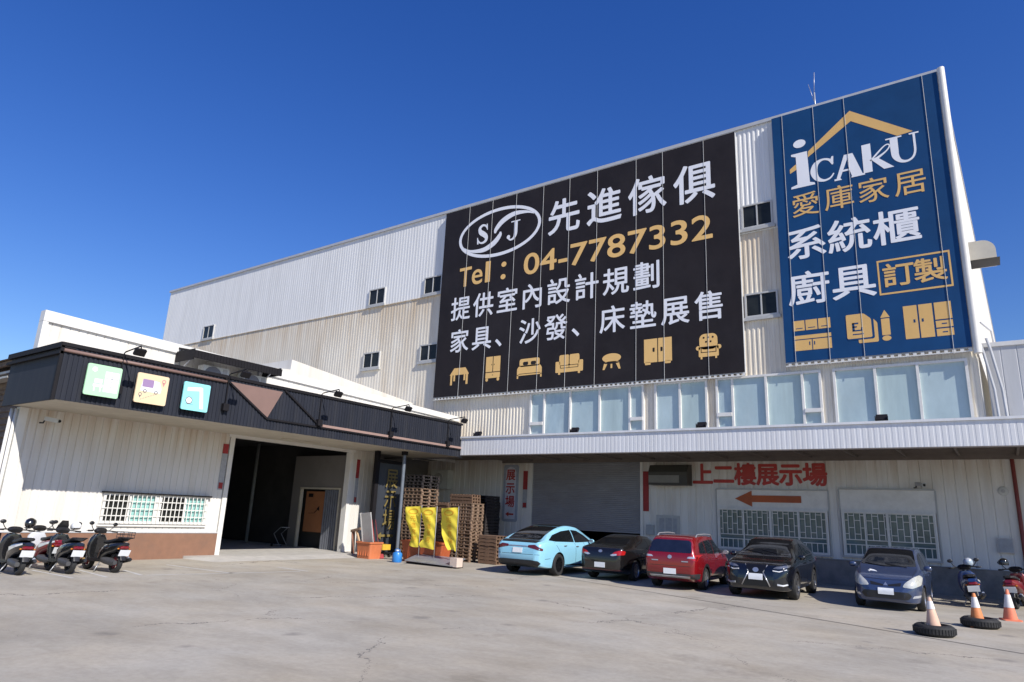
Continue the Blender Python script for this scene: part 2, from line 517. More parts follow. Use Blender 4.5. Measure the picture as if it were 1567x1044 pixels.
def corr(b, F, a0, a1, b0, b1, pitch=.2, depth=.03, mi=0, c=0.0, crest=.35, top=None, bot=None):
    """profiled metal sheet in frame F, ribs along F.v; top(a)/bot(a) give sloping edges"""
    pts = []
    a = a0
    fl = (1 - crest) / 2
    while a < a1 - 1e-6:
        for da, dc in ((0, 0), (pitch * (fl - .06), 0), (pitch * fl, depth), (pitch * (fl + crest), depth), (pitch * (fl + crest + .06), 0)):
            if a + da < a1:
                pts.append((a + da, dc))
        a += pitch
    pts.append((a1, 0))
    vs = []
    for p, dc in pts:
        vs.append(F(p, bot(p) if bot else b0, c + dc))
        vs.append(F(p, top(p) if top else b1, c + dc))
    fs = [(2 * i, 2 * i + 2, 2 * i + 3, 2 * i + 1) for i in range(len(pts) - 1)]
    b.add(vs, fs, mi)
    return b

_tc = {}
def glyphs(body, bold=.0, res=5):
    k = (body, bold)
    if k not in _tc:
        cu = bpy.data.curves.new('text', 'FONT')
        cu.body = body
        cu.size = 1
        cu.offset = bold
        cu.resolution_u = res
        ob = bpy.data.objects.new('text', cu)
        COL.objects.link(ob)
        dg = bpy.context.evaluated_depsgraph_get()
        dg.update()
        me = bpy.data.meshes.new_from_object(ob.evaluated_get(dg))
        _tc[k] = ([tuple(v.co) for v in me.vertices], [list(p.vertices) for p in me.polygons])
        bpy.data.objects.remove(ob)
        bpy.data.curves.remove(cu)
        bpy.data.meshes.remove(me)
    return _tc[k]
def shifts(d):
    return [(0, 0)] if d < .003 else [(0, 0), (d, 0), (-d, 0), (0, d), (0, -d), (d * .7, d * .7), (-d * .7, d * .7), (d * .7, -d * .7), (-d * .7, -d * .7)]
def cell(b, F, ch, a, z, size, c, mi=0, bold=.012, sx=1.0):
    """one square CJK glyph centred at (a,z); weight comes from slightly shifted layers"""
    vs, fs = glyphs(ch)
    for k, (dx, dy) in enumerate(shifts(bold)):
        b.add([F(a + (x + dx - .5) * size * sx, z + (y + dy - .355) * size, c + k * .0007) for x, y, _ in vs], fs, mi)
def fit(b, F, body, a0, a1, z0, z1, c, mi=0, bold=.012):
    vs, fs = glyphs(body)
    d = bold * (z1 - z0)
    a0, a1, z0, z1 = a0 + d, a1 - d, z0 + d, z1 - d
    x0, x1 = min(v[0] for v in vs), max(v[0] for v in vs)
    y0, y1 = min(v[1] for v in vs), max(v[1] for v in vs)
    for k, (dx, dy) in enumerate(shifts(bold)):
        dx, dy = dx * (z1 - z0), dy * (z1 - z0)
        b.add([F(a0 + dx + (x - x0) / (x1 - x0) * (a1 - a0), z0 + dy + (y - y0) / (y1 - y0) * (z1 - z0), c + k * .0007) for x, y, _ in vs], fs, mi)
    return
    x0, x1 = min(v[0] for v in vs), max(v[0] for v in vs)
    y0, y1 = min(v[1] for v in vs), max(v[1] for v in vs)
    b.add([F(a0 + (x - x0) / (x1 - x0) * (a1 - a0), z0 + (y - y0) / (y1 - y0) * (z1 - z0), c) for x, y, _ in vs], fs, mi)
def flat(b, F, pts, c, mi=0):
    b.add([F(x, z, c) for x, z in pts], [list(range(len(pts)))], mi)
def spl(pts, n=8):
    """Catmull-Rom through 2D..nD points"""
    P = [np.array(p, float) for p in pts]
    out = []
    for i in range(len(P) - 1):
        p0, p1, p2, p3 = P[max(i - 1, 0)], P[i], P[i + 1], P[min(i + 2, len(P) - 1)]
        for k in range(n):
            t = k / n
            out.append(.5 * (2 * p1 + (p2 - p0) * t + (2 * p0 - 5 * p1 + 4 * p2 - p3) * t * t + (3 * p1 - p0 - 3 * p2 + p3) * t ** 3))
    out.append(P[-1])
    return out
def stroke(b, F, pts, c, mi=0, n=8, T=lambda x, y: (x, y)):
    """ribbon of varying width: pts = (x, y, width)"""
    S_ = spl(pts, n)
    L_, R_ = [], []
    for i, p in enumerate(S_):
        d = S_[min(i + 1, len(S_) - 1)][:2] - S_[max(i - 1, 0)][:2]
        d = d / (np.hypot(*d) + 1e-9)
        nn = np.array((-d[1], d[0])) * p[2] / 2
        L_.append(p[:2] + nn)
        R_.append(p[:2] - nn)
    vs = [F(*T(*q), c) for q in L_] + [F(*T(*q), c) for q in R_]
    m = len(L_)
    b.add(vs, [(i, i + 1, m + i + 1, m + i) for i in range(m - 1)], mi)
def ell(cx, cz, rx, rz, n=48, t0=0, t1=2 * math.pi):
    return [(cx + rx * math.cos(t0 + (t1 - t0) * k / n), cz + rz * math.sin(t0 + (t1 - t0) * k / n)) for k in range(n)]
def ring(b, F, cx, cz, rx, rz, wd, c, mi=0, n=64):
    o, i = ell(cx, cz, rx, rz, n), ell(cx, cz, rx - wd, rz - wd, n)
    b.add([F(x, z, c) for x, z in o + i], [(k, (k + 1) % n, n + (k + 1) % n, n + k) for k in range(n)], mi)
def rrect(a0, a1, b0, b1, r, n=5):
    out = []
    for cx, cy, t in ((a1 - r, b1 - r, 0), (a0 + r, b1 - r, 90), (a0 + r, b0 + r, 180), (a1 - r, b0 + r, 270)):
        for k in range(n + 1):
            q = R(t + 90 * k / n)
            out.append((cx + r * math.cos(q), cy + r * math.sin(q)))
    return out
def rpoly(pts, r=.04, n=4):
    """round the corners of a polygon"""
    out = []
    m = len(pts)
    for i in range(m):
        p0, p, p1 = np.array(pts[i - 1], float), np.array(pts[i], float), np.array(pts[(i + 1) % m], float)
        d0, d1 = p0 - p, p1 - p
        l0, l1 = np.hypot(*d0), np.hypot(*d1)
        k = min(r, l0 * .45, l1 * .45)
        a, c = p + d0 / l0 * k, p + d1 / l1 * k
        for j in range(n + 1):
            t = j / n
            out.append(tuple((1 - t) ** 2 * a + 2 * t * (1 - t) * p + t * t * c))
    return out

# ------------------------------------------------------------------ the setting
YM, XL, XF, YC = 28.0, -23.6, -20.6, 24.6
FM = Frame((0, YM, 0), (1, 0, 0), (0, 0, 1), (0, -1, 0))      # main facade: (x, z), outwards
FL = Frame((XL, 0, 0), (0, 1, 0), (0, 0, 1), (1, 0, 0))       # low building facade: (y, z), outwards
FF = Frame((XF, 0, 0), (0, 1, 0), (0, 0, 1), (1, 0, 0))       # its dark fascia
FB = Frame((0, YM - .25, 0), (1, 0, 0), (0, 0, 1), (0, -1, 0))  # face of the banners

g = B()
g.add([(-900, -600, 0), (900, -600, 0), (900, 900, 0), (-900, 900, 0)], [(0, 1, 2, 3)])
tag(g.build('ground', ground_material()), kind='structure')

def strip(b, p, q, wd, z=.004):
    p, q = Vector((*p, z)), Vector((*q, z))
    n_ = Vector((-(q - p).y, (q - p).x, 0)).normalized() * wd / 2
    b.add([p + n_, q + n_, q - n_, p - n_], [(0, 1, 2, 3)])
lines = B()
strip(lines, (-18.80, 9.85), (-17.92, 14.12), .1)
strip(lines, (-21.3, 8.06), (-18.91, 8.10), .1)
strip(lines, (-20.9, 9.05), (-18.72, 8.82), .1)
strip(lines, (-20.4, 10.0), (-18.86, 9.75), .1)
strip(lines, (-21.5, 11.84), (-18.32, 12.03), .1)
strip(lines, (-19.46, 14.40), (-17.84, 14.36), .1)
tag(lines.build('parking_markings', marking), kind='structure')
shadow_strip = B()
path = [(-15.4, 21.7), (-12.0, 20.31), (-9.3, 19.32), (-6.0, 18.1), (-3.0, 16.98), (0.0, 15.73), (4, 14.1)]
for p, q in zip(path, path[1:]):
    strip(shadow_strip, p, q, .045, .005)
tag(shadow_strip.build('cable_shadow_strip', cable_shadow_m), kind='structure')  # dark strips painted over the concrete as the shadow of an overhead cable
sb = B()
sb.add([(-23.5, 13.5, .0), (-21.9, 13.7, 0), (-21.6, 21.2, 0), (-23.5, 21.4, 0), (-23.5, 13.5, .09), (-22.9, 13.7, .09), (-22.5, 21.2, .09), (-23.5, 21.4, .09)],
       [(0, 1, 5, 4), (1, 2, 6, 5), (2, 3, 7, 6), (4, 5, 6, 7)])
sb.box(-38, -23.5, 13.5, 21.4, .0, .09)
tag(sb.build('door_ramp', slab_m), kind='structure')

# ------------------------------------------------------------------ tall factory building
mb = empty('factory_building', (-28, YM, 0), 'tall white ribbed metal factory carrying two huge banners on its front', 'building')
SD = Vector((.0246, 1, 0)).normalized()
b = B()
corr(b, FM, -57.3, -25.7, 14.3, 19.45, .24, .007)
b.build('upper_cladding', white_cool, mb, True)
b = B()
corr(b, FM, -25.7, -.2, 14.3, 19.45, .2, .022)
b.build('upper_cladding', white_cool, mb, True)
b = B()
corr(b, FM, -57.3, -25.7, 4.6, 14.3, .24, .009, c=-.012)
b.build('lower_cladding', cream, mb, True)
b = B()
corr(b, FM, -25.7, -.2, 4.6, 14.3, .2, .022, c=-.012)
b.build('lower_cladding', cream, mb, True)
b = B()
FS = Frame((-.2, YM, 0), SD, (0, 0, 1), (SD.y, -SD.x, 0))
corr(b, FS, 0, 60, 0, 19.45, .25, .03)
b.build('side_cladding', white_wall, mb, True)
b = B()
b.add([(-57.3, YM, 19.4), (-.2, YM, 19.4), (1.3, YM + 60, 19.4), (-57.3, YM + 60, 19.4)], [(0, 1, 2, 3)])
b.add([(-57.3, YM, 0), (-57.3, YM, 19.4), (-57.3, YM + 60, 19.4), (-57.3, YM + 60, 0)], [(0, 1, 2, 3)])
b.add([(1.3, YM + 60, 0), (1.3, YM + 60, 19.4), (-57.3, YM + 60, 19.4), (-57.3, YM + 60, 0)], [(0, 1, 2, 3)])
b.build('roof', grey_trim, mb, True)
b = B()
b.fbox(FM, -57.4, -.1, 19.42, 19.58, -.2, .1)
b.fbox(FS, -.0, 60, 19.42, 19.58, -.2, .07)
b.build('roof_flashing', grey_trim, mb, True)
b = B()
b.tube([(-.16, YM - .2, 8.1), (-.16, YM - .2, 19.5)], .13, 14)
b.build('corner_flashing', white_trim, mb, True)
b = B()
b.fbox(FM, -57.3, -25.6, 14.28, 14.33, -.01, .045)
b.build('cladding_joint', cream, mb, True)

def small_window(x0, x1, z0, z1):
    f = B()
    t = .07
    f.fbox(FM, x0, x1, z1 - t, z1, -.05, .09)
    f.fbox(FM, x0, x1, z0, z0 + t, -.05, .09)
    f.fbox(FM, x0, x0 + t, z0 + t, z1 - t, -.05, .088)
    f.fbox(FM, x1 - t, x1, z0 + t, z1 - t, -.05, .088)
    f.fbox(FM, (x0 + x1) / 2 - .03, (x0 + x1) / 2 + .03, z0 + t, z1 - t, -.05, .075)
    o = f.build('window', mat('grey_white_frame', (.48, .475, .46), .45, 0, .08, 4), mb, True)
    p = B()
    p.fbox(FM, x0 + t, (x0 + x1) / 2 - .03, z0 + t, z1 - t, .035, .045)
    p.fbox(FM, (x0 + x1) / 2 + .03, x1 - t, z0 + t, z1 - t, .035, .05)
    sub(p, 'pane', glass_dark, o)
    s_ = B()
    s_.fbox(FM, x0 - .12, x1 + .08, z0 - .14, z0 - .002, -.05, .13)
    sub(s_, 'sill', frame_g, o)
for q in ((-8.05, -6.74, 14.50, 15.62), (-8.08, -6.72, 10.46, 11.52), (-26.95, -25.55, 14.43, 15.52), (-31.72, -30.27, 14.43, 15.52), (-50.9, -49.4, 14.43, 15.52),
          (-26.88, -25.50, 10.33, 11.34), (-31.68, -30.22, 10.33, 11.34), (-50.9, -49.4, 10.33, 11.34)):
    small_window(*q)

def big_window(x0, x1, cuts, vents):
    """cuts: mullion positions; vents: bays whose lower part is a separate small light under a transom"""
    z0, z1, t = 5.35, 7.97, .09
    f = B()
    f.fbox(FM, x0, x1, z1 - t, z1, -.05, .12)
    f.fbox(FM, x0, x1, z0, z0 + t, -.05, .12)
    xs = [x0] + cuts + [x1]
    for x in xs:
        f.fbox(FM, x - (.0 if x == x0 else t / 2 if x != x1 else t), x + (t if x == x0 else t / 2 if x != x1 else 0), z0 + t, z1 - t, -.05, .118)
    for k in vents:
        f.fbox(FM, xs[k] + t / 2 + .002, xs[k + 1] - t / 2 - .002, 6.32, 6.47, -.05, .15)
    o = f.build('window', frame_w, mb, True)
    for k in range(len(xs) - 1):
        p = B()
        p.fbox(FM, xs[k] + t / 2, xs[k + 1] - t / 2, z0 + t / 2, z1 - t / 2, .01, .022)
        sub(p, 'pane', (glass_pale, glass_pale_b, glass_pale, glass_pale_c)[(k * 3 + int(-x0)) % 4], o)
    return o
big_window(-18.95, -12.75, [-18.1, -16.6, -15.0, -13.45], [0, 3 + 1])
big_window(-12.23, -9.82, [-11.05], [])
big_window(-9.45, -5.28, [-8.75, -7.38, -5.98], [0, 3])
big_window(-4.86, -.5, [-3.41, -2.03], [])

b = B()
for x0, x1 in ((-26.0, -18.86), (-12.86, 9.5)):
    corr(b, FM, x0, x1, .86, 4.62, .34, .022, crest=.82)
b.build('ground_floor_cladding', cream_low, mb, True)
b = B()
for x0, x1 in ((-26.0, -18.86), (-12.86, 9.5)):
    b.fbox(FM, x0, x1, 0, .86, -.2, .06)
    b.fbox(FM, x0, x1, .862, .9, -.2, .085)
b.build('plinth', conc, mb, True)
# canopy
cn = B()
FC = Frame((0, YC, 0), (1, 0, 0), (0, 0, 1), (0, -1, 0))
corr(cn, FC, -20.55, 9.5, 4.55, 5.34, .17, .0035, crest=.6)
cn.fbox(FC, -20.58, 9.5, 5.341, 5.42, -.12, .05)
cp = cn.build('canopy', fascia_white, mb, True)
c2 = B()
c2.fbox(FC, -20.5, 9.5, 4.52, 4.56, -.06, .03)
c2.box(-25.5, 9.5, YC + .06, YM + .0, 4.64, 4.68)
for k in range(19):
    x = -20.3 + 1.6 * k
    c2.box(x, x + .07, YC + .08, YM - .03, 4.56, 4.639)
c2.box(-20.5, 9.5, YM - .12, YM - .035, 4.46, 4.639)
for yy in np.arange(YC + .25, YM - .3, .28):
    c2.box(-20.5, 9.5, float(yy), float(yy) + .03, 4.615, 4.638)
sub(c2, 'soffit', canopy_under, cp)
c3 = B()
c3.add([(-20.5, YC + .02, 5.36), (9.5, YC + .02, 5.36), (9.5, YM, 5.46), (-20.5, YM, 5.46)], [(0, 1, 2, 3)])
sub(c3, 'deck', grey_trim, cp)

# roller shutter
sh = B()
prof = []
z = 1.46
n = 0
vs, fs = [], []
while z < 4.5:
    for dz, dc in ((0, 0), (.02, .022), (.07, .022), (.085, 0)):
        vs += [FM(-18.72, z + dz, -.06 + dc), FM(-12.95, z + dz, -.06 + dc)]
    z += .085
for i in range(len(vs) // 2 - 1):
    fs.append((2 * i, 2 * i + 1, 2 * i + 3, 2 * i + 2))
sh.add(vs, fs)
sh.fbox(FM, -18.72, -12.95, 1.40, 1.46, -.09, -.02)
o = sh.build('roller_shutter', shutter_m, mb, True)
s2 = B()
s2.fbox(FM, -18.87, -18.70, 0, 4.62, -.2, .05)
s2.fbox(FM, -12.97, -12.84, 0, 4.62, -.2, .05)
sub(s2, 'guide_rail', white_trim, o)
rm = B()
x0, x1, y0, y1 = -18.86, -12.86, YM + .02, YM + 9
rm.add([(x0, y0, 0.02), (x1, y0, 0.02), (x1, y1, 0.02), (x0, y1, 0.02), (x0, y0, 4.6), (x1, y0, 4.6), (x1, y1, 4.6), (x0, y1, 4.6)],
       [(0, 1, 2, 3), (4, 5, 6, 7), (0, 3, 7, 4), (1, 2, 6, 5), (2, 3, 7, 6)])
rm.build('loading_bay', dark_in, mb, True)

# ground floor windows with security grilles and panelled fields above
def grille_window(x0, x1, z0, z1, zt):
    f = B()
    t = .07
    for a0, a1, b0, b1 in ((x0, x1, z1 - t, z1), (x0, x1, z0, z0 + t), (x0, x0 + t, z0 + t, z1 - t), (x1 - t, x1, z0 + t, z1 - t),
                           ((x0 + x1) / 2 - .05, (x0 + x1) / 2 + .05, z0 + t, z1 - t)):
        f.fbox(FM, a0, a1, b0, b1, 0, .10)
    f.fbox(FM, x0 - .05, x1 + .05, z1 + .002, zt, .0, .05)
    o = f.build('window', frame_w, mb, True)
    p = B()
    p.fbox(FM, x0 + t, x1 - t, z0 + t, z1 - t, .03, .045)
    sub(p, 'pane', glass_green, o)
    q = B()
    zm = z0 + (z1 - z0) * .36
    zl = zm - .17
    q.fbox(FM, x0 + t, x1 - t, zm - .015, zm + .015, .12, .135)
    q.fbox(FM, x0 + t, x1 - t, zl - .015, zl + .015, .12, .135)
    nb = int((x1 - x0) / .19)
    dx = (x1 - x0) / nb
    for k in range(1, nb):
        x = x0 + k * dx
        q.fbox(FM, x - .012, x + .012, zm + .015, z1 - .02, .121, .136)
        q.fbox(FM, x - .012, x + .012, z0 + .03, zl - .015, .121, .136)
    for k in range(nb):
        x = x0 + k * dx
        zz = zm + (z1 - zm) * (.42 if k % 2 else .68)
        q.fbox(FM, x + .012, x + dx - .012, zz - .012, zz + .012, .122, .137)
        zz = zm + (z1 - zm) * (.85 if k % 2 else .2)
        q.fbox(FM, x + .012, x + dx - .012, zz - .012, zz + .012, .122, .137)
    for k in range(5):
        x = x0 + k * (x1 - x0) / 4
        q.fbox(FM, x - .025, x + .025, z0, z1, .10, .125)
    q.fbox(FM, x0, x1, z1 - .04, z1, .101, .126)
    q.fbox(FM, x0, x1, z0, z0 + .04, .101, .126)
    sub(q, 'security_grille', frame_w, o)
    s_ = B()
    s_.fbox(FM, x0 - .06, x1 + .06, zt + .002, zt + .05, 0, .12)
    s_.fbox(FM, x0 - .10, x0 - .055, z0, zt, .0, .07)
    s_.fbox(FM, x1 + .055, x1 + .10, z0, zt, .0, .07)
    s_.fbox(FM, x0 - .10, x1 + .10, z0 - .07, z0 - .002, .0, .12)
    sub(s_, 'window_trim', frame_g, o)
grille_window(-9.52, -5.42, 1.03, 2.60, 3.33)
grille_window(-4.90, -1.98, 1.07, 2.62, 3.40)
# door panel with notices beside the shutter, seen above the cars
b = B()
b.fbox(FM, -12.22, -11.18, .9, 2.22, .0, .05)
d_ = b.build('door', frame_g, mb, True)
b = B()
for x0, x1, z0, z1 in ((-12.08, -11.86, 1.3, 2.1), (-11.80, -11.52, 1.0, 2.12), (-11.46, -11.30, 1.25, 2.1)):
    b.fbox(FM, x0, x1, z0, z1, .05, .06)
sub(b, 'notice', paper_grey, d_)
# box awning over the shutter motor
b = B()
b.prism(Frame((-12.33, YM, 0), (0, -1, 0), (0, 0, 1), (1, 0, 0)), [(.0, 3.46), (.6, 3.46), (.6, 4.0), (.42, 4.30), (.0, 4.33)], 0, 1.72)
aw = b.build('shutter_housing', mat('olive_brown_sheet', (0.055, 0.05, 0.04), .6, 0, .15, 3), mb, True)
b = B()
b.fbox(FM, -12.31, -10.95, 3.55, 3.86, .602, .62)
sub(b, 'housing_panel', mat('tan_panel', (0.20, 0.19, 0.165), .6, 0, .1, 3), aw)
# annex to the right
b = B()
corr(b, FM, .02, 9.5, 5.35, 8.32, .45, .02, c=-.03, crest=.9)
an = b.build('annex_cladding', mat('annex_panels', (0.52, 0.52, 0.52), .5, 0, .05, 1, STK, dirt=(.36, .35, .33), dirt_amt=.5), mb, True)
b = B()
b.fbox(FM, -.02, 9.55, 8.322, 8.47, -.6, .04)
b.add([(0, YM + .05, 8.4), (9.5, YM + .05, 8.4), (9.5, YM + 20, 8.4), (0, YM + 20, 8.4)], [(0, 1, 2, 3)])
sub(b, 'annex_flashing', white_trim, an)
# pipes on the facade
b = B()
for x in (-.02, .2):
    b.tube([(x + .22, YM - .12, 5.4), (x + .18, YM - .13, 6.8), (x, YM - .15, 8.2), (x - .08, YM - .2, 8.6)], .045, 8)
b.tube([(.02, YM - .1, 9.2), (.3, YM + 1.5, 9.25), (.35, YM + 1.6, 8.6)], .03, 6)
b.build('conduit', grey_trim, mb, True)
b = B()
b.tube([(.37, YM - .12, 0), (.37, YM - .12, 4.35), (.37, YM - .05, 4.45)], .06, 10)
b.build('drain_pipe', mat('red_brown_pipe', (0.17, 0.03, 0.025), .5, 0, .15, 4), mb, True)
# wall fan hood on the side wall
b = B()
b.prism(Frame((-.15, YM + .5, 0), (1, 0, 0), (0, 0, 1), (0, 1, 0)), [(0, 11.75), (0, 12.45)] + [(.5 + .42 * math.sin(R(a)), 12.03 + .42 * math.cos(R(a))) for a in range(0, 91, 15)] + [(.92, 11.75)], 0, 1.1)
hd = b.build('fan_hood', mat('hood_beige', (0.50, 0.47, 0.40), .5, 0, .08, 3), mb, True)
b = B()
b.box(-.05, .86, YM + .56, YM + 1.54, 11.742, 11.749)
sub(b, 'fan_opening', dark_in, hd)

# small fittings that are things of their own
t = empty('antenna', (-4.85, YM + .6, 19.5), 'thin whip antenna standing on the flat roof edge above the blue banner', 'antenna')
b = B(); b.tube([(0, 0, 0), (0, 0, 1.1)], .035, 6); b.build('mast', steel, t)
b = B(); b.tube([(0, 0, 1.1), (.06, 0, 2.1)], .015, 5); b.tube([(0, 0, .55), (-.22, 0, 1.6)], .012, 5); b.build('whip', steel, t)
def wall_box(name, x0, x1, z0, z1, d, m, lab, cat, face=None):
    t_ = empty(name, ((x0 + x1) / 2, YM - .02, z0), lab, cat)
    b = B(); b.fbox(FM, x0, x1, z0, z1, .022, d); b.build('casing', m, t_, True)
    b = B(); b.fbox(FM, x0 + .03, x1 - .03, z0 + .03, z1 - .03, d, d + .015); b.build('cover', face or m, t_, True)
wall_box('meter_box', -12.66, -12.32, 1.38, 1.80, .14, mat('box_grey', (0.36, 0.37, 0.38), .5), 'small grey switch box on the wall right of the roller shutter', 'switch box')
wall_box('alarm_box', -.32, .12, 1.45, 1.92, .12, mat('box_pale', (0.5, 0.47, 0.46), .5), 'pale control box on the wall behind the red scooter', 'control box', paper_grey)
t = empty('vent_cap', (.02, YM - .03, 3.42), 'round white vent cap on the wall beside the red drain pipe', 'vent')
b = B(); b.lathe([(.0, .06), (.09, .06), (.14, .03), (.15, 0)], 20, 0, Matrix.Translation((0, 0, 0)) @ Matrix.Rotation(R(90), 4, 'X')); b.build('cap', ac_white, t)
b = B(); b.lathe([(.0, .075), (.05, .072), (.06, .06)], 12, 0, Matrix.Rotation(R(90), 4, 'X')); b.build('hub', board_mat, t)

def cctv(name, loc, d, lab, col=ac_white):
    t_ = empty(name, loc, lab, 'camera')
    d = Vector(d).normalized()
    b = B(); b.bar((0, 0, .0), d * .42 + Vector((0, 0, -.06)), .13, .12); b.build('housing', col, t_)
    b = B(); b.tube([(0, 0, 0), d * -.05 + Vector((0, 0, -.13)), d * -.16 + Vector((0, 0, -.13))], .025, 6); b.build('bracket', blackp, t_)
    b = B(); c = d * .43 + Vector((0, 0, -.062)); b.ball(c, .045); b.build('lens', glass_dark, t_)
cctv('security_camera', (-23.3, 8.35, 4.18), (.75, .55, 0), 'white bullet security camera under the left end of the dark fascia')
cctv('security_camera', (-2.42, YM - .22, 3.62), (.6, -.8, 0), 'small grey security camera on the wall above the right barred window', frame_g)

# canopy floodlights
for x, lab in ((-19.72, 'first floodlight on the white canopy, nearest the dark fascia'), (-14.5, 'floodlight on the white canopy under the widest window'),
               (-8.98, 'floodlight on the white canopy at the gap between second and third windows'), (-2.95, 'floodlight on the white canopy below the blue banner')):
    t = empty('floodlight', (x, YC + .12, 5.42), lab, 'floodlight', 'floodlights along the white canopy')
    M = Matrix.Rotation(R(-35), 4, 'X')
    b = B(); b.box(-.17, .17, -.05, .05, .04, .27, 0, M); b.build('housing', black, t)
    b = B(); b.box(-.15, .15, .05, .06, .06, .25, 0, M); b.build('lens', glass_dark, t)
    b = B(); b.box(-.19, -.172, -.03, .03, -.02, .18); b.box(.172, .19, -.03, .03, -.02, .18); b.box(-.17, .17, -.03, .03, -.02, .0); b.build('bracket', black, t)

# ------------------------------------------------------------------ banners
def banner(name, lab, x0, x1, z0, z1, m, ropes):
    t_ = empty(name, ((x0 + x1) / 2, YM - .25, z0), lab, 'banner')
    b = B()
    nx, nz = 60, 36                      # a faintly rippling sheet on a frame
    vs = []
    for i in range(nx + 1):
        for k in range(nz + 1):
            a, z_ = x0 + (x1 - x0) * i / nx, z0 + (z1 - z0) * k / nz
            e = min(i, nx - i, k, nz - k)
            vs.append(FB(a, z_, -.001))
    b.add(vs, [(i * (nz + 1) + k, (i + 1) * (nz + 1) + k, (i + 1) * (nz + 1) + k + 1, i * (nz + 1) + k + 1) for i in range(nx) for k in range(nz)], 0, True)
    b.build('sheet', m, t_, True)
    b = B()
    for z_ in (z0 - .03, z1 - .05):
        b.fbox(FB, x0, x1, z_, z_ + .05, -.2, -.03)
    for a in (x0, x1 - .05):
        b.fbox(FB, a, a + .05, z0 + .02, z1 - .05, -.199, -.031)
    b.build('frame', grey_trim, t_, True)
    b = B()
    a = x0 + .1
    while a < x1:
        b.fbox(FB, a, a + .11, z0 - .12, z0 - .032, -.04, -.02)
        a += .24
    b.fbox(FB, x0, x1, z0 - .155, z0 - .12, -.06, -.01)
    b.build('lacing', white_trim, t_, True)
    for a in ropes:
        b = B()
        b.tube([FB(a + .02, z1 + .02, .014), FB(a, (z0 + z1) / 2, .014), FB(a - .03, z0 - .2, .014)], .011, 6)
        b.build('rope', rope_m, t_, True)
    return t_
K = .005
t = banner('black_banner', 'huge black banner with white characters, gold telephone number and seven furniture icons', -25.4, -8.15, 8.1, 19.27, banner_black,
           (-23.58, -21.9, -20.25, -18.46, -16.82, -15.18, -13.03, -11.65, -9.63))
b = B()
for ch, a in zip('先進傢俱', (-17.13, -14.79, -12.44, -10.09)):
    cell(b, FB, ch, a, 17.19, 2.05, K, 0, .016)
b.build('title_lettering', ink_white, t, True)
b = B()
for ch, a0, a1 in (('T', -24.04, -23.16), ('e', -23.12, -22.36), ('l', -22.17, -21.82)):
    fit(b, FB, ch, a0, a1, 14.36, {'T': 15.52, 'e': 15.26, 'l': 15.60}[ch], K, 0, .018)
b.build('telephone_label', ink_gold, t, True)
b = B()
flat(b, FB, ell(-20.90, 15.22, .17, .15, 20), K); flat(b, FB, ell(-20.92, 14.50, .17, .15, 20), K)
fit(b, FB, '04-7787332', -19.57, -9.30, 14.31, 15.53, K, 0, .022)
b.build('telephone_lettering', ink_gold, t, True)
b = B()
for k, ch in enumerate('提供室內設計規劃'):
    cell(b, FB, ch, -23.80 + k * (11.31 / 7), 13.07, 1.46, K, 0, .014)
for k, ch in enumerate('家具、沙發、床墊展售'):
    cell(b, FB, ch, -23.75 + k * (14.2 / 9), 11.17, 1.40, K, 0, .014)
b.build('service_lettering', ink_white, t, True)
# oval emblem with the two serif initials and two swooshes
b = B()
ring(b, FB, -21.4, 17.25, 2.85, 1.46, .19, K)
stroke(b, FB, [(-18.95, 17.78, .02), (-19.5, 18.02, .14), (-20.35, 18.10, .27), (-21.1, 17.85, .32), (-21.55, 17.45, .26), (-21.62, 17.2, .12)], K)
stroke(b, FB, [(-23.85, 16.75, .02), (-23.3, 16.45, .14), (-22.4, 16.36, .27), (-21.7, 16.62, .32), (-21.3, 17.0, .26), (-21.26, 17.22, .1)], K)
TS = lambda x, y: (-22.96 + x * .95, 16.76 + y * 1.18)
SER_S = [(.78, .74, .05), (.66, .90, .09), (.44, .95, .12), (.24, .82, .2), (.30, .62, .26), (.54, .48, .27), (.74, .32, .25), (.74, .14, .18), (.52, .04, .11), (.28, .08, .08), (.12, .26, .05)]
stroke(b, FB, SER_S, K, 0, 8, TS)
flat(b, FB, [TS(*q) for q in ((.72, .98), (.82, .98), (.84, .66), (.78, .66))], K + .001)
flat(b, FB, [TS(*q) for q in ((.06, .36), (.12, .36), (.2, .02), (.08, .02))], K + .001)
TJ = lambda x, y: (-20.85 + x * .95, 16.55 + y * 1.12)
flat(b, FB, [TJ(*q) for q in ((.34, 1), (.98, 1), (.98, .94), (.34, .94))], K + .001)
stroke(b, FB, [(.68, .97, .24), (.68, .6, .24), (.67, .3, .23), (.56, .1, .14), (.36, .03, .09), (.2, .1, .1)], K, 0, 8, TJ)
flat(b, FB, [TJ(.18 + .12 * math.cos(q / 10 * math.pi), .2 + .11 * math.sin(q / 10 * math.pi)) for q in range(20)], K + .001)
b.build('emblem', ink_white, t, True)
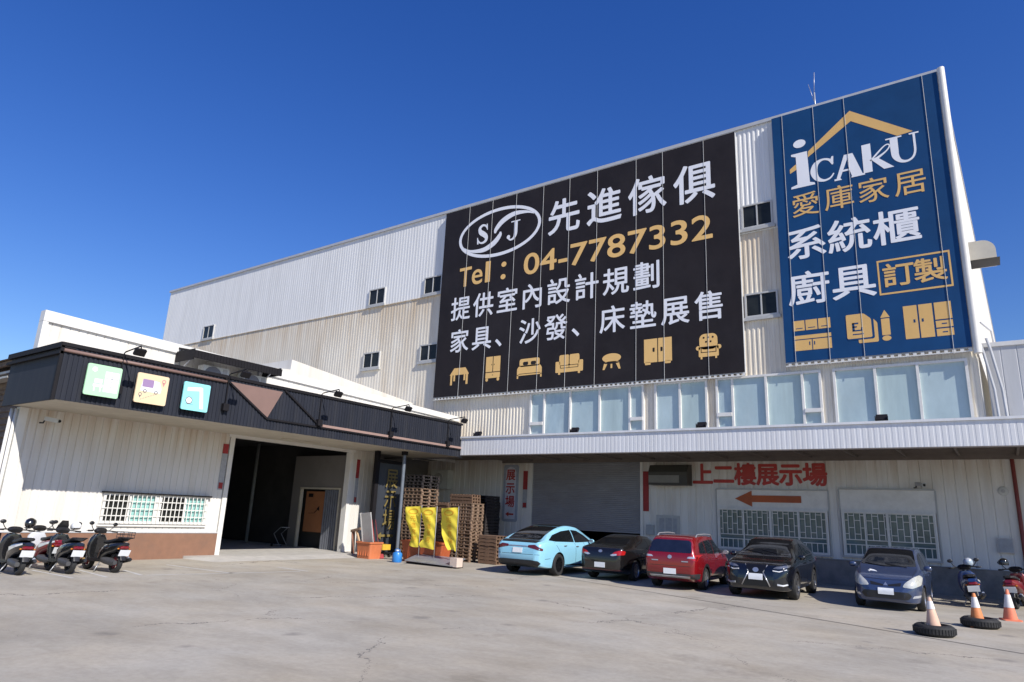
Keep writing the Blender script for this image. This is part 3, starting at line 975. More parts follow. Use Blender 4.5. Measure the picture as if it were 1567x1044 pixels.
# seven furniture pictograms; negative details are dark pieces laid on top
def pict(build_list, mname, root, frame=FB):
    g_, d_ = B(), B()
    for kind, pts in build_list:
        if kind == 'g': flat(g_, frame, pts, K)
        elif kind == 'd': flat(d_, frame, pts, K + .003)
        elif kind == 'G': flat(g_, frame, pts, K + .006)
    o_ = g_.build('furniture_icon', mname, root, True)
    if d_.v:
        sub(d_, 'icon_detail', banner_black if root['category'] == 'banner' and 'black' in root.name else banner_blue, o_)
def rc(x0, x1, z0, z1): return [(x0, z0), (x1, z0), (x1, z1), (x0, z1)]
x, z = -24.28, 8.71   # table
pict([('g', [(x, z + .55), (x + .05, z + .62), (x + .3, z + .94), (x + 1.1, z + .94), (x + 1.33, z + .62), (x + 1.36, z + .55)]), ('g', rc(x + .06, x + .2, z, z + .55)), ('g', rc(x + .28, x + .4, z + .22, z + .55)),
      ('g', rc(x + 1.0, x + 1.12, z + .22, z + .55)), ('g', rc(x + 1.16, x + 1.3, z, z + .55))], ink_gold, t)
x, z = -21.77, 8.74   # wardrobe
pict([('g', rrect(x, x + .95, z + .16, z + 1.33, .03)), ('g', ell(x + .1, z + .08, .09, .09, 14)), ('g', ell(x + .84, z + .08, .09, .09, 14)),
      ('d', rc(x, x + .95, z + .46, z + .50)), ('d', rc(x + .45, x + .49, z + .5, z + 1.33)), ('d', rc(x + .37, x + .41, z + .85, z + .92)), ('d', rc(x + .53, x + .57, z + .85, z + .92)), ('d', rc(x + .44, x + .5, z + .3, z + .34))], ink_gold, t)
x, z = -19.72, 8.72   # bed
pict([('g', rpoly([(x + .14, z + .6), (x + 1.38, z + .6), (x + 1.38, z + 1.02), (x + .14, z + 1.02)], .14)), ('g', rpoly([(x, z + .15), (x + 1.52, z + .15), (x + 1.52, z + .5), (x + 1.42, z + .64), (x + .1, z + .64), (x, z + .5)], .05)),
      ('g', rc(x, x + .09, z, z + .2)), ('g', rc(x + 1.43, x + 1.52, z, z + .2)), ('d', rrect(x + .36, x + .68, z + .68, z + .86, .07)), ('d', rrect(x + .84, x + 1.16, z + .68, z + .86, .07)), ('d', rc(x, x + 1.52, z + .64, z + .67)), ('d', rc(x + .1, x + 1.42, z + .22, z + .25))], ink_gold, t)
x, z = -17.39, 8.73   # two seat sofa
pict([('g', rpoly([(x, z + .1), (x + 1.56, z + .1), (x + 1.56, z + .66), (x + 1.3, z + .66), (x + 1.3, z + .3), (x + .26, z + .3), (x + .26, z + .66), (x, z + .66)], .05)), ('g', rpoly([(x + .24, z + .46), (x + .76, z + .46), (x + .76, z + .98), (x + .22, z + .98), (x + .2, z + .7)], .08)),
      ('g', rpoly([(x + .8, z + .46), (x + 1.32, z + .46), (x + 1.36, z + .7), (x + 1.34, z + .98), (x + .8, z + .98)], .08)), ('g', rc(x + .3, x + 1.26, z + .33, z + .43)), ('g', rc(x + .16, x + .28, z, z + .1)), ('g', rc(x + 1.28, x + 1.4, z, z + .1)), ('d', rc(x + .765, x + .795, z + .3, z + .98))], ink_gold, t)
x, z = -14.79, 8.75   # round stool
pict([('g', ell(x + .49, z + .55, .49, .22, 30)), ('d', ell(x + .49, z + .36, .49, .09, 24, math.pi, 2 * math.pi)), ('g', [(x + .02, z), (x + .12, z), (x + .28, z + .3), (x + .1, z + .32)]), ('g', [(x + .86, z), (x + .96, z), (x + .88, z + .32), (x + .7, z + .3)]), ('g', rc(x + .44, x + .53, z + .06, z + .3)),
      ('g', ell(x + .49, z + .33, .44, .06, 20))], ink_gold, t)
x, z = -12.65, 8.79   # cabinet
pict([('g', rc(x, x + 1.34, z + .1, z + 1.2)), ('g', rrect(x + .04, x + .32, z, z + .12, .04)), ('g', rrect(x + 1.0, x + 1.28, z, z + .12, .04)), ('d', rc(x + .65, x + .69, z + .1, z + 1.2)), ('d', rrect(x + .42, x + .52, z + .58, z + .78, .03)), ('d', rrect(x + .80, x + .90, z + .58, z + .78, .03))], ink_gold, t)
x, z = -10.21, 8.81   # armchair
pict([('g', rrect(x + .16, x + .96, z + .42, z + 1.12, .24)), ('g', rrect(x + .12, x + 1.0, z + .1, z + .55, .04)), ('g', ell(x + .1, z + .5, .1, .1, 16)), ('g', ell(x + 1.02, z + .5, .1, .1, 16)), ('d', rc(x + .22, x + .90, z + .52, z + .55)), ('d', rc(x + .22, x + .25, z + .3, z + .52)), ('d', rc(x + .87, x + .90, z + .3, z + .52)),
      ('d', rc(x + .22, x + .90, z + .28, z + .31)), ('g', rc(x + .2, x + .28, z, z + .1)), ('g', rc(x + .84, x + .92, z, z + .1))] + [('d', ell(x + xx, z + zz, .045, .045, 10)) for xx, zz in ((.36, .95), (.56, .95), (.76, .95), (.46, .76), (.66, .76))], ink_gold, t)

t = banner('blue_banner', 'tall deep blue banner with white serif name under a gold roof outline', -6.52, -.3, 8.33, 19.38, banner_blue, (-6.1, -4.84, -3.64, -.82))
b = B()
flat(b, FB, [(-5.14, 17.09), (-5.12, 17.36), (-3.43, 18.72), (-1.30, 17.10), (-1.84, 17.06), (-3.42, 18.24)], K)
flat(b, FB, [(-5.89, 16.52), (-5.89, 16.72), (-5.64, 16.9), (-5.60, 16.66)], K)
b.build('roof_outline', ink_gold2, t, True)
b = B()
flat(b, FB, ell(-5.44, 17.82, .25, .19, 24), K + .002)
flat(b, FB, [(-5.88, 15.79), (-4.93, 15.79), (-4.95, 15.88), (-5.13, 15.95), (-5.16, 17.39), (-5.80, 17.39), (-5.80, 17.30), (-5.62, 17.23), (-5.62, 15.95), (-5.87, 15.88)], K + .002)
stroke(b, FB, [(-4.22, 16.55, .1), (-4.35, 16.75, .1), (-4.6, 16.82, .09), (-4.85, 16.68, .2), (-4.95, 16.36, .27), (-4.85, 16.03, .2), (-4.6, 15.87, .1), (-4.35, 15.92, .07), (-4.2, 16.1, .05)], K + .002)
flat(b, FB, [(-4.25, 16.5), (-4.2, 16.5), (-4.17, 16.87), (-4.24, 16.87), (-4.30, 16.72)], K + .003)
flat(b, FB, [(-4.2, 15.72), (-3.92, 15.72), (-3.98, 15.80), (-3.66, 16.62), (-3.66, 16.79), (-3.78, 16.79), (-4.12, 15.80), (-4.2, 15.80)], K + .002)
flat(b, FB, [(-3.66, 16.79), (-3.46, 16.79), (-3.16, 15.80), (-3.08, 15.80), (-3.08, 15.72), (-3.58, 15.72), (-3.55, 15.80), (-3.66, 16.25)], K + .0021)
flat(b, FB, rc(-3.95, -3.5, 16.06, 16.14), K + .003)
flat(b, FB, rc(-3.12, -2.80, 15.78, 17.02), K + .002)
stroke(b, FB, [(-2.85, 16.25, .05), (-2.6, 16.5, .07), (-2.35, 16.74, .05), (-2.2, 16.80, .05), (-2.14, 16.70, .05), (-2.3, 16.5, .06), (-2.7, 16.25, .12)], K + .002)
flat(b, FB, [(-2.82, 16.3), (-2.62, 16.36), (-2.05, 15.78), (-2.4, 15.78)], K + .003)
stroke(b, FB, [(-1.98, 17.0, .27), (-1.98, 16.5, .27), (-1.96, 16.2, .24), (-1.82, 15.97, .14), (-1.6, 15.9, .09), (-1.4, 16.0, .08), (-1.3, 16.25, .08), (-1.29, 16.7, .08), (-1.29, 17.0, .08)], K + .002)
flat(b, FB, rc(-2.26, -1.7, 16.98, 17.04), K + .003); flat(b, FB, rc(-1.45, -1.12, 16.98, 17.04), K + .003)
b.build('name_lettering', ink_white, t, True)
b = B()
for ch, a in zip('愛庫家居', (-5.37, -4.09, -2.86, -1.58)):
    cell(b, FB, ch, a, 14.97, 1.10, K, 0, .004, 1.05)
b.build('subtitle_lettering', ink_gold2, t, True)
b = B()
for ch, a in zip('系統櫃', (-5.45, -3.84, -2.2)):
    cell(b, FB, ch, a, 13.26, 1.48, K, 0, .016, 1.12)
for ch, a in zip('廚具', (-5.47, -3.84)):
    cell(b, FB, ch, a, 11.31, 1.46, K, 0, .016, 1.12)
b.build('service_lettering', ink_white, t, True)
b = B()
for ch, a in zip('訂製', (-2.30, -1.27)):
    cell(b, FB, ch, a, 11.34, .98, K, 0, .018, 1.12)
for q in (rc(-2.98, -.61, 10.62, 10.69), rc(-2.98, -.61, 11.94, 12.01), rc(-2.98, -2.92, 10.69, 11.94), rc(-.67, -.61, 10.69, 11.94)):
    flat(b, FB, q, K)
b.build('boxed_lettering', ink_gold2, t, True)
x, z = -6.15, 8.77   # wall units over a base unit
pict([('g', rc(x, x + 1.38, z, z + .43)), ('g', rc(x, x + 1.38, z + .47, z + .62)), ('g', rc(x, x + .43, z + .82, z + 1.24)), ('g', rc(x + .47, x + .90, z + .82, z + 1.24)), ('g', rc(x + .94, x + 1.38, z + .82, z + 1.24)),
      ('d', rc(x + .665, x + .695, z, z + .43)), ('d', rc(x + .56, x + .6, z + .2, z + .34)), ('d', rc(x + .74, x + .78, z + .2, z + .34)), ('d', rc(x + .1, x + .35, z + .9, z + .93)), ('d', rc(x + .56, x + .82, z + .9, z + .93)), ('d', rc(x + 1.04, x + 1.3, z + .9, z + .93))], ink_gold2, t)
x, z = -4.21, 8.84   # plans and pencil
pict([('g', rpoly([(x + .38, z), (x + 1.06, z), (x + 1.06, z + .75), (x + .9, z + .95), (x + .38, z + .95)], .06)), ('d', rpoly([(x, z + .14), (x + .94, z + .14), (x + .94, z + 1.16), (x, z + 1.16)], .08)), ('G', rpoly([(x, z + .2), (x + .86, z + .2), (x + .86, z + .92), (x + .62, z + 1.16), (x, z + 1.16)], .06)),
      ('g', rc(x + 1.19, x + 1.47, z + .22, z + .86)), ('g', [(x + 1.17, z + .9), (x + 1.49, z + .9), (x + 1.33, z + 1.2)]), ('g', ell(x + 1.33, z + .1, .15, .1, 16))], ink_gold2, t)
b = B()
for q in (rc(x + .2, x + .58, z + .34, z + .38), rc(x + .2, x + .28, z + .5, z + .82), rc(x + .2, x + .42, z + .76, z + .82), rc(x + .2, x + .36, z + .63, z + .68), rc(x + .2, x + .56, z + .48, z + .53), rc(x + .5, x + .56, z + .5, z + .62)):
    flat(b, FB, q, K + .009)
b.build('icon_detail', banner_blue, t, True)
x, z = -2.27, 8.82   # wardrobe with drawers
pict([('g', rc(x, x + .44, z, z + 1.26)), ('g', rc(x + .49, x + .92, z, z + 1.26)), ('g', rc(x + .98, x + 1.5, z + .62, z + 1.26)), ('g', rc(x + .98, x + 1.5, z + .32, z + .57)), ('g', rc(x + .98, x + 1.5, z, z + .27)),
      ('d', rc(x + .3, x + .36, z + .6, z + .72)), ('d', rc(x + .56, x + .62, z + .6, z + .72)), ('d', rc(x + 1.16, x + 1.32, z + .43, z + .47)), ('d', rc(x + 1.16, x + 1.32, z + .12, z + .16))], ink_gold2, t)

# ------------------------------------------------------------------ lettering and boards on the ground-floor wall
t = empty('wall_lettering', (-8, YM - .03, 3.5), 'six big red raised characters on the ground-floor wall above the arrow', 'sign lettering')
b = B()
for k, ch in enumerate('上二樓展示場'):
    cell(b, FM, ch, -10.14 + k * .876, 3.93, .90, .035, 0, .034)
b.build('characters', red_ink, t, True)
b = B()
b.prism(FM, [(-8.82, 2.98), (-8.15, 3.30), (-8.15, 3.12), (-6.3, 3.13), (-6.3, 2.87), (-8.15, 2.86), (-8.15, 2.68)], .06, .075)
tag(b.build('arrow_sign', rust_red), 'weathered orange red arrow pointing left above the left barred window', 'arrow sign')
t = empty('vertical_sign', (-19.95, YM - .05, 1.6), 'tall white arched board with three red characters left of the roller shutter', 'sign')
b = B()
b.prism(FM, rrect(-20.40, -19.50, 1.62, 4.38, .12), .03, .07)
b.build('board', mat('sign_board_blue_grey', (0.32, 0.35, 0.42), .5), t, True)
b = B()
b.prism(FM, [(-20.26, 1.75), (-19.64, 1.75), (-19.64, 3.95)] + [(-19.95 + .31 * math.cos(R(q)), 3.97 + .31 * math.sin(R(q))) for q in range(10, 180, 17)] + [(-20.26, 3.95)], .07, .078)
b.build('face', mat('sign_white_lilac', (0.55, 0.55, 0.62), .5), t, True)
b = B()
for ch, z_ in zip('展示場', (3.88, 3.22, 2.58)):
    cell(b, FM, ch, -19.95, z_, .58, .085, 0, .02)
flat(b, FM, [(-20.2, 1.98), (-20.0, 2.1), (-20.0, 2.02), (-19.7, 2.02), (-19.7, 1.94), (-20.0, 1.94), (-20.0, 1.86)], .085)
b.build('lettering', red_ink, t, True)
def couplet(name, F, a0, a1, z0, z1, zr, c, lab, red_all=False):
    ctr = F((a0 + a1) / 2, z0, c)
    t_ = empty(name, ctr, lab, 'paper couplet')
    b = B(); b.fbox(F, a0, a1, z0, zr if not red_all else z1, c, c + .012); b.build('strip', paper_red if red_all else paper_grey, t_, True)
    if not red_all:
        b = B(); b.fbox(F, a0, a1, zr + .002, z1, c, c + .014); b.build('header', paper_red, t_, True)
        b = B(); b.fbox(F, a0 + .03, a1 - .03, z0 + .04, z0 + .26, c + .013, c + .018); b.build('seal', paper_red, t_, True)
couplet('couplet', FM, -19.22, -18.96, 2.29, 4.08, 3.18, .03, 'faded couplet left of the roller shutter, red above grey')
couplet('couplet', FM, -12.82, -12.56, 2.36, 4.06, 3, .052, 'all-red couplet strip on the right edge of the roller shutter', True)
couplet('couplet', FL, 14.42, 14.64, 2.4, 4.08, 3.72, .03, 'grey couplet with red top left of the dark warehouse doorway')
couplet('couplet', FL, 21.02, 21.2, 2.16, 4.08, 3.25, .03, 'narrow red and grey couplet right of the dark warehouse doorway')

# wall aircon near the inner corner
t = empty('wall_aircon', (-24.3, YM - .3, 3.15), 'wall aircon in the shaded recess above the tall pallets', 'air conditioner')
b = B(); b.box(-24.85, -23.75, YM - .5, YM - .03, 3.12, 4.1); b.build('casing', ac_white, t, True)
b = B(); b.lathe([(.0, .02), (.32, .02), (.34, 0)], 24, 0, Matrix.Translation((-24.4, YM - .5, 3.62)) @ Matrix.Rotation(R(90), 4, 'X')); b.build('fan_grille', board_mat, t, True)

# ------------------------------------------------------------------ low building on the left
lb = empty('low_warehouse', (XL, 14, 0), 'low white warehouse with dark overhanging fascia and wide dark open doorway', 'building')
b = B()
corr(b, FL, 7.8, 14.66, .86, 4.5, .23, .018, crest=.84)
b.build('front_cladding', front_wall, lb, True)
b = B()
corr(b, FL, 20.78, 22.35, .1, 4.5, .23, .018, crest=.84)
b.build('pier_cladding', front_wall, lb, True)
b = B()
b.fbox(FL, 7.8, 14.68, 0, .85, -.1, .05)
b.build('brown_plinth', brown, lb, True)
b = B()
b.fbox(FL, 7.8, 14.68, .852, .885, -.1, .065)
b.build('plinth_trim', grey_trim, lb, True)
b = B()
b.fbox(FL, 14.68, 14.86, 0, 4.36, -.25, .055)
b.fbox(FL, 20.62, 20.78, 0, 4.36, -.25, .055)
b.fbox(FL, 14.60, 20.86, 4.362, 4.47, -.25, .055)
b.build('door_frame', white_trim, lb, True)
b = B()
b.fbox(FL, 7.72, 7.95, 0, 4.46, -.2, .05)
for yy, x_ in ((7.66, -23.62), (7.6, -23.78)):
    b.tube([(x_, yy, 0), (x_, yy, 4.4)], .05, 8)
b.build('corner_pipe', white_trim, lb, True)
# end wall of dark slats under a sheet eave
b = B()
z = 0.0
vs = []
while z < 5.2:
    for dz, dy in ((0, 0), (.02, -.05), (.16, -.02), (.18, 0)):
        vs += [(-23.75, 7.9 + dy, z + dz), (-44, 7.9 + dy, z + dz)]
    z += .2
b.add(vs, [(2 * i, 2 * i + 1, 2 * i + 3, 2 * i + 2) for i in range(len(vs) // 2 - 1)])
b.build('side_slats', neigh_m, lb, True)
b = B()
b.box(-44, -24.3, 7.5, 7.62, 5.78, 5.92, 0)
b.box(-44, -24.3, 7.55, 7.85, 5.55, 5.62, 1)
b.box(-44, -24.3, 7.45, 7.80, 5.36, 5.42, 1)
b.box(-44, -24.3, 7.84, 7.9, 5.15, 5.8, 0)
b.add([(-44, 7.4, 5.95), (-24.2, 7.4, 5.95), (-24.2, 24, 6.3), (-44, 24, 6.3)], [(0, 1, 2, 3)], 0)
b.build('side_eave', [neigh_m, neigh_roof], lb, True)
# parapet wall above the fascia, its top falling to the right
tp = lambda y: 7.5 - (y - 7.83) * .0275
b = B()
corr(b, FL, 7.83, 27.9, 4.5, 7.5, .26, .018, crest=.84, top=lambda y: tp(y) - .02, c=-.02)
b.build('parapet_cladding', white_wall, lb, True)
b = B()
b.prism(FL, [(7.80, tp(7.8) - .34), (27.9, tp(27.9) - .26), (27.9, tp(27.9)), (7.80, tp(7.8))], -.25, .09)
b.prism(FL, [(7.80, 5.5), (7.95, 5.5), (7.95, tp(7.9) - .35), (7.80, tp(7.8) - .35)], -.25, .08)
b.build('parapet_cap', white_trim, lb, True)
b = B()
FG = Frame((-27, 0, 0), (0, 1, 0), (0, 0, 1), (1, 0, 0))
b.prism(FG, [(16.5, 6), (27.8, 6), (27.8, 7.9), (22.6, 8.38), (19.4, 8.69), (19.38, 8.2), (16.5, 7.9)], -8, 0)
b.build('rear_gable', white_wall, lb, True)
# fascia with overhang
b = B()
corr(b, FF, 7.45, 24.62, 4.47, 5.95, .13, .02, crest=.5)
FE = Frame((0, 7.45, 0), (1, 0, 0), (0, 0, 1), (0, -1, 0))
b.fbox(FE, -24.2, -20.6, 4.47, 5.9, -.06, 0)
fa = b.build('fascia', navy, lb, True)
b = B()
b.fbox(FF, 7.38, 24.66, 5.952, 6.05, -.25, .06)
b.fbox(FE, -24.3, -20.56, 5.902, 6.05, -.3, .09)
b.fbox(FE, -24.3, -20.56, 5.72, 5.80, -.02, .10)
b.fbox(FF, 7.38, 7.46, 4.45, 5.95, -.04, .04)
sub(b, 'fascia_cap', black, fa)
b = B()
b.tube([FF(7.45, 5.83, .05), FF(12.35, 5.83, .05)], .05, 8)
sub(b, 'top_rail', taupe, fa)
b = B()
b.prism(FF, [(12.42, 5.86), (14.55, 5.86), (14.06, 4.88)], .021, .05)
sub(b, 'triangle_panel', taupe, fa)
b = B()
for p, q in (((12.3, 5.93), (14.05, 4.83)), ((14.05, 4.83), (16.3, 4.83)), ((14.65, 5.93), (16.35, 4.86))):
    b.bar(FF(*p, .05), FF(*q, .05), .05, .06)
b.bar(FF(16.3, 4.82, .05), FF(24.6, 4.82, .05), .05, .05)
sub(b, 'fascia_line', black, fa)
b = B()
b.bar(FF(16.45, 4.895, .05), FF(24.6, 4.895, .05), .06, .09)
sub(b, 'fascia_strip', taupe_l, fa)
b = B()
b.box(XL + .0, XF - .02, 7.5, 24.6, 4.47, 4.52)
b.box(-22.6, -22.45, 16.2, 18.0, 4.44, 4.469)
b.build('soffit', soffit_m, lb, True)
b = B()
b.add([(XL, 7.5, 5.9), (XF, 7.5, 5.9), (XF, 24.6, 5.9), (XL, 24.6, 5.9)], [(0, 1, 2, 3)])
b.build('fascia_deck', grey_trim, lb, True)
# interior seen through the doorway
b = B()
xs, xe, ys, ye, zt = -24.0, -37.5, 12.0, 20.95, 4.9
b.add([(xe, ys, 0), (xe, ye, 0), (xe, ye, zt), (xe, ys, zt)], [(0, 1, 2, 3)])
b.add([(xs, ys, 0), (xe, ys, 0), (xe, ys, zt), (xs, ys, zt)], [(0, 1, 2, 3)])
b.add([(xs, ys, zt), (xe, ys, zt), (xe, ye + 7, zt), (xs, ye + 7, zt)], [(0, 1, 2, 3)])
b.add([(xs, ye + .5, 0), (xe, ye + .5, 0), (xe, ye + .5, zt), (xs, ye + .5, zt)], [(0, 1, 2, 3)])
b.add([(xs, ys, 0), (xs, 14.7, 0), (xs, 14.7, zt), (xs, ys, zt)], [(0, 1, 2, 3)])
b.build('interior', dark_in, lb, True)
b = B()
b.box(-27.75, -27.05, 20.88, 20.98, .09, 4.25); b.box(-24.35, -23.86, 20.88, 20.98, .09, 4.25); b.box(-27.05, -24.35, 20.88, 20.98, 2.72, 4.25)
pw = b.build('partition_wall', grey_in, lb, True)
b = B()
b.box(-27.12, -27.04, 20.84, 20.99, .09, 2.8); b.box(-24.37, -24.29, 20.84, 20.99, .09, 2.8); b.box(-27.04, -24.37, 20.84, 20.99, 2.72, 2.8)
sub(b, 'inner_door_frame', soffit_m, pw)
b = B()
for k in range(7):
    b.box(-25.38 + .15 * k, -25.28 + .15 * k, 20.9, 21.1, .09, 2.7)
b.build('folded_shutter', mat('folding_door_grey_blue', (0.16, 0.17, 0.20), .5), lb, True)
b = B()
rackm = mat('rack_grey', (0.2, 0.21, 0.21), .6)
b.tube([(-33, 19, .1), (-33, 19, 4.9)], .12, 8); b.build('rack_post', rackm, lb, True)
b = B(); b.tube([(-30.5, 20.6, .1), (-30.5, 20.6, 4.9)], .08, 8); b.build('rack_post', rackm, lb, True)
b = B()
for z_ in (2.9, 3.9):
    b.box(-37.2, -33, 20.0, 20.1, z_, z_ + .06)
b.build('rack_shelf', rackm, lb, True)
b = B()
for x_, y_, h in ((-35.5, 15.5, 2.2), (-34.5, 17.2, 1.6), (-36, 19, 2.6)):
    b.box(x_ - .7, x_ + .7, y_ - .7, y_ + .7, .09, h)
tag(b.build('stored_cartons', mat('dim_carton', (0.17, 0.12, 0.06), .8)), 'stacked brown cartons standing deep inside the dark doorway', 'cartons', kind='stuff')
# poster inside
t = empty('poster', (-26.1, 20.86, .85), 'orange poster with a black zigzag arrow inside the warehouse doorway', 'poster')
b = B(); b.box(-26.8, -25.5, 20.99, 21.03, .8, 2.62); b.build('board', mat('poster_orange', (0.30, 0.125, 0.055), .6, 0, .1, 2), t, True)
b = B()
FP = Frame((0, 20.985, 0), (1, 0, 0), (0, 0, 1), (0, -1, 0))
for p, q in (((-26.5, 1.62), (-26.1, 1.64)), ((-26.1, 1.64), (-25.85, 1.84))):
    b.bar(FP(*p), FP(*q), .05, .01)
flat(b, FP, [(-25.95, 1.83), (-25.78, 1.98), (-25.76, 1.74)], .006)
b.box(-26.62, -26.3, 20.98, 20.989, 2.36, 2.52)
b.build('arrow', black, t, True)
t = empty('hand_trolley', (-27.6, 20.2, .1), 'grey folding hand trolley by the inner doorway', 'trolley')
b = B()
for dy in (0, .4):
    b.tube([(0, dy - .2, .05), (.55, dy - .2, .05), (.05, dy - .2, .55), (.5, dy - .2, .85), (.62, dy - .2, .85)], .02, 6)
b.tube([(.62, -.2, .85), (.62, .2, .85)], .02, 6); b.tube([(0, -.2, .05), (0, .2, .05)], .02, 6)
b.build('frame', steel, t)
for dy in (-.24, .24):
    b = B(); b.lathe([(.0, -.02), (.07, -.02), (.07, .02), (.0, .02)], 14, 0, Matrix.Translation((.05, dy, .06)) @ Matrix.Rotation(R(90), 4, 'X')); b.build('wheel', rubber, t)

# windows of the low building: a white-barred pair
wf = B()
y0, y1, z0, z1 = 10.52, 14.10, 1.16, 2.10
for a0, a1, b0, b1 in ((y0, y1, z1 - .07, z1), (y0, y1, z0, z0 + .07), (y0, y0 + .08, z0 + .07, z1 - .07), (y1 - .08, y1, z0 + .07, z1 - .07), (12.2, 12.42, z0 + .07, z1 - .07), (11.33, 11.39, z0 + .07, z1 - .07), (13.24, 13.30, z0 + .07, z1 - .07)):
    wf.fbox(FL, a0, a1, b0, b1, .0, .10)
wo = wf.build('barred_window', white_trim, lb, True)
for a0, a1, m in ((10.6, 11.33, glass_dark), (11.39, 12.2, glass_teal), (12.42, 13.24, glass_dark), (13.30, 14.02, glass_teal)):
    p = B(); p.fbox(FL, a0, a1, z0 + .07, z1 - .07, .022, .03); sub(p, 'pane', m, wo)
p = B()
for k in range(1, 24):
    a = y0 + (y1 - y0) * k / 24
    p.fbox(FL, a - .014, a + .014, z0, z1, .135, .15)
for k in range(0, 5):
    z_ = z0 + (z1 - z0) * k / 4
    p.fbox(FL, y0 - .03, y1 + .03, z_ - .015, z_ + .015, .118, .134)
sub(p, 'security_grille', white_trim, wo)
p = B(); p.fbox(FL, y0 - .06, y1 + .08, z1 + .002, z1 + .05, .0, .2); sub(p, 'window_hood', black, wo)
p = B(); p.fbox(FL, y0 - .04, y1 + .05, z0 - .10, z0 - .002, .0, .09); sub(p, 'sill', white_trim, wo)
tag(lb)

# recess beyond the doorway, behind gate and pallets
b = B()
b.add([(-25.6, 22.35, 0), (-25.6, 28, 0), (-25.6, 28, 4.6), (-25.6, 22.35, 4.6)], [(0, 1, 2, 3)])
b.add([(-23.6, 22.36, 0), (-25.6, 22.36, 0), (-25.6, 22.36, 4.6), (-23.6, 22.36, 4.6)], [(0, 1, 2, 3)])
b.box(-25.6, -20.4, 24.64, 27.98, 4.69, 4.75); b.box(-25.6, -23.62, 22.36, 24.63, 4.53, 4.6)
b.box(-25.6, -20.55, 24.64, 24.76, 4.42, 5.3)  # added box, stops sunlight leaking in between soffit and canopy
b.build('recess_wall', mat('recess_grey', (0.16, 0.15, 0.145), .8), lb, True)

# three square pictogram boards on the fascia
def sign_board(y0, y1, z0, z1, m, lab):
    t_ = empty('pictogram_board', (XF + .1, (y0 + y1) / 2, z0), lab, 'sign board', 'square pictogram boards on the dark fascia')
    b = B(); b.prism(FF, rrect(y0, y1, z0, z1, .05), .17, .22); b.build('panel', m, t_, True)
    b = B(); b.prism(FF, rrect(y0 + .05, y1 - .05, z0 + .05, z1 - .05, .04), .015, .17); b.build('backing', black, t_, True)
    return t_
bg_green = mat('board_pale_green', (0.42, 0.70, 0.44), .5, 0, .03, 2)
bg_cream = mat('board_cream', (0.72, 0.56, 0.36), .5, 0, .03, 2)
bg_cyan = mat('board_cyan', (0.28, 0.72, 0.74), .5, 0, .03, 2)
pic_white = mat('pictogram_white', (0.76, 0.77, 0.78), .5, 0, .03, 2)
pic_grey = mat('pictogram_grey', (0.15, 0.15, 0.17), .5, 0, .05, 2)
pic_purple = mat('pictogram_purple', (0.30, 0.20, 0.36), .5, 0, .05, 2)
pic_pink = mat('pictogram_pink', (0.55, 0.25, 0.24), .5, 0, .05, 2)
C = .223
t = sign_board(8.06, 8.98, 4.70, 5.58, bg_green, 'pale green board showing a white wardrobe and stool')
b = B()
flat(b, FF, rc(8.55, 8.93, 4.84, 5.42), C); flat(b, FF, ell(8.25, 5.43, .07, .07, 16), C)
flat(b, FF, rc(8.29, 8.50, 5.06, 5.18), C); flat(b, FF, rc(8.27, 8.52, 4.95, 5.03), C); flat(b, FF, rc(8.30, 8.33, 4.82, 4.95), C); flat(b, FF, rc(8.46, 8.49, 4.82, 4.95), C)
b.build('pictogram', pic_white, t, True)
b = B()
flat(b, FF, rc(8.735, 8.745, 4.86, 5.40), C + .003); flat(b, FF, rc(8.57, 8.91, 5.22, 5.23), C + .003)
b.build('pictogram_line', pic_grey, t, True)
t = sign_board(9.43, 10.37, 4.70, 5.58, bg_cream, 'cream board showing a purple delivery van between two map pins')
b = B()
flat(b, FF, rpoly([(9.56, 5.05), (10.17, 5.05), (10.18, 5.18), (10.10, 5.38), (9.95, 5.40), (9.60, 5.40)], .03), C)
b.build('pictogram', pic_white, t, True)
b = B(); flat(b, FF, rrect(9.60, 9.93, 5.18, 5.41, .03), C + .003); b.build('van_side', pic_purple, t, True)
b = B()
for y_ in (9.70, 10.03):
    ring(b, FF, y_, 5.06, .055, .055, .02, C + .004, 0, 20)
ring(b, FF, 9.58, 4.95, .05, .05, .015, C + .003, 0, 20)
flat(b, FF, [(9.55, 4.91), (9.61, 4.91), (9.58, 4.84)], C + .003)
for k in range(6):
    flat(b, FF, [(9.6 + .07 * k, 4.79 + .035 * k), (9.64 + .07 * k, 4.81 + .035 * k), (9.64 + .07 * k, 4.82 + .035 * k), (9.6 + .07 * k, 4.80 + .035 * k)], C + .003)
b.build('pictogram_line', pic_grey, t, True)
b = B(); ring(b, FF, 10.22, 5.42, .06, .06, .022, C + .003, 0, 20); flat(b, FF, [(10.18, 5.37), (10.26, 5.37), (10.22, 5.26)], C + .003); b.build('map_pin', pic_pink, t, True)
t = sign_board(10.86, 11.73, 4.70, 5.57, bg_cyan, 'cyan board showing a white angled arm above a round dial')
b = B()
flat(b, FF, [(10.98, 5.40), (11.45, 5.46), (11.45, 5.34), (10.98, 5.28)], C); flat(b, FF, [(11.36, 5.46), (11.48, 5.44), (11.58, 4.78), (11.46, 4.78)], C + .002); flat(b, FF, ell(11.08, 5.0, .09, .09, 20), C + .002)
b.build('pictogram', pic_white, t, True)
b = B(); ring(b, FF, 11.08, 5.0, .115, .115, .03, C + .001, 0, 24); flat(b, FF, rc(10.98, 11.24, 4.875, 4.885), C); b.build('pictogram_line', pic_grey, t, True)

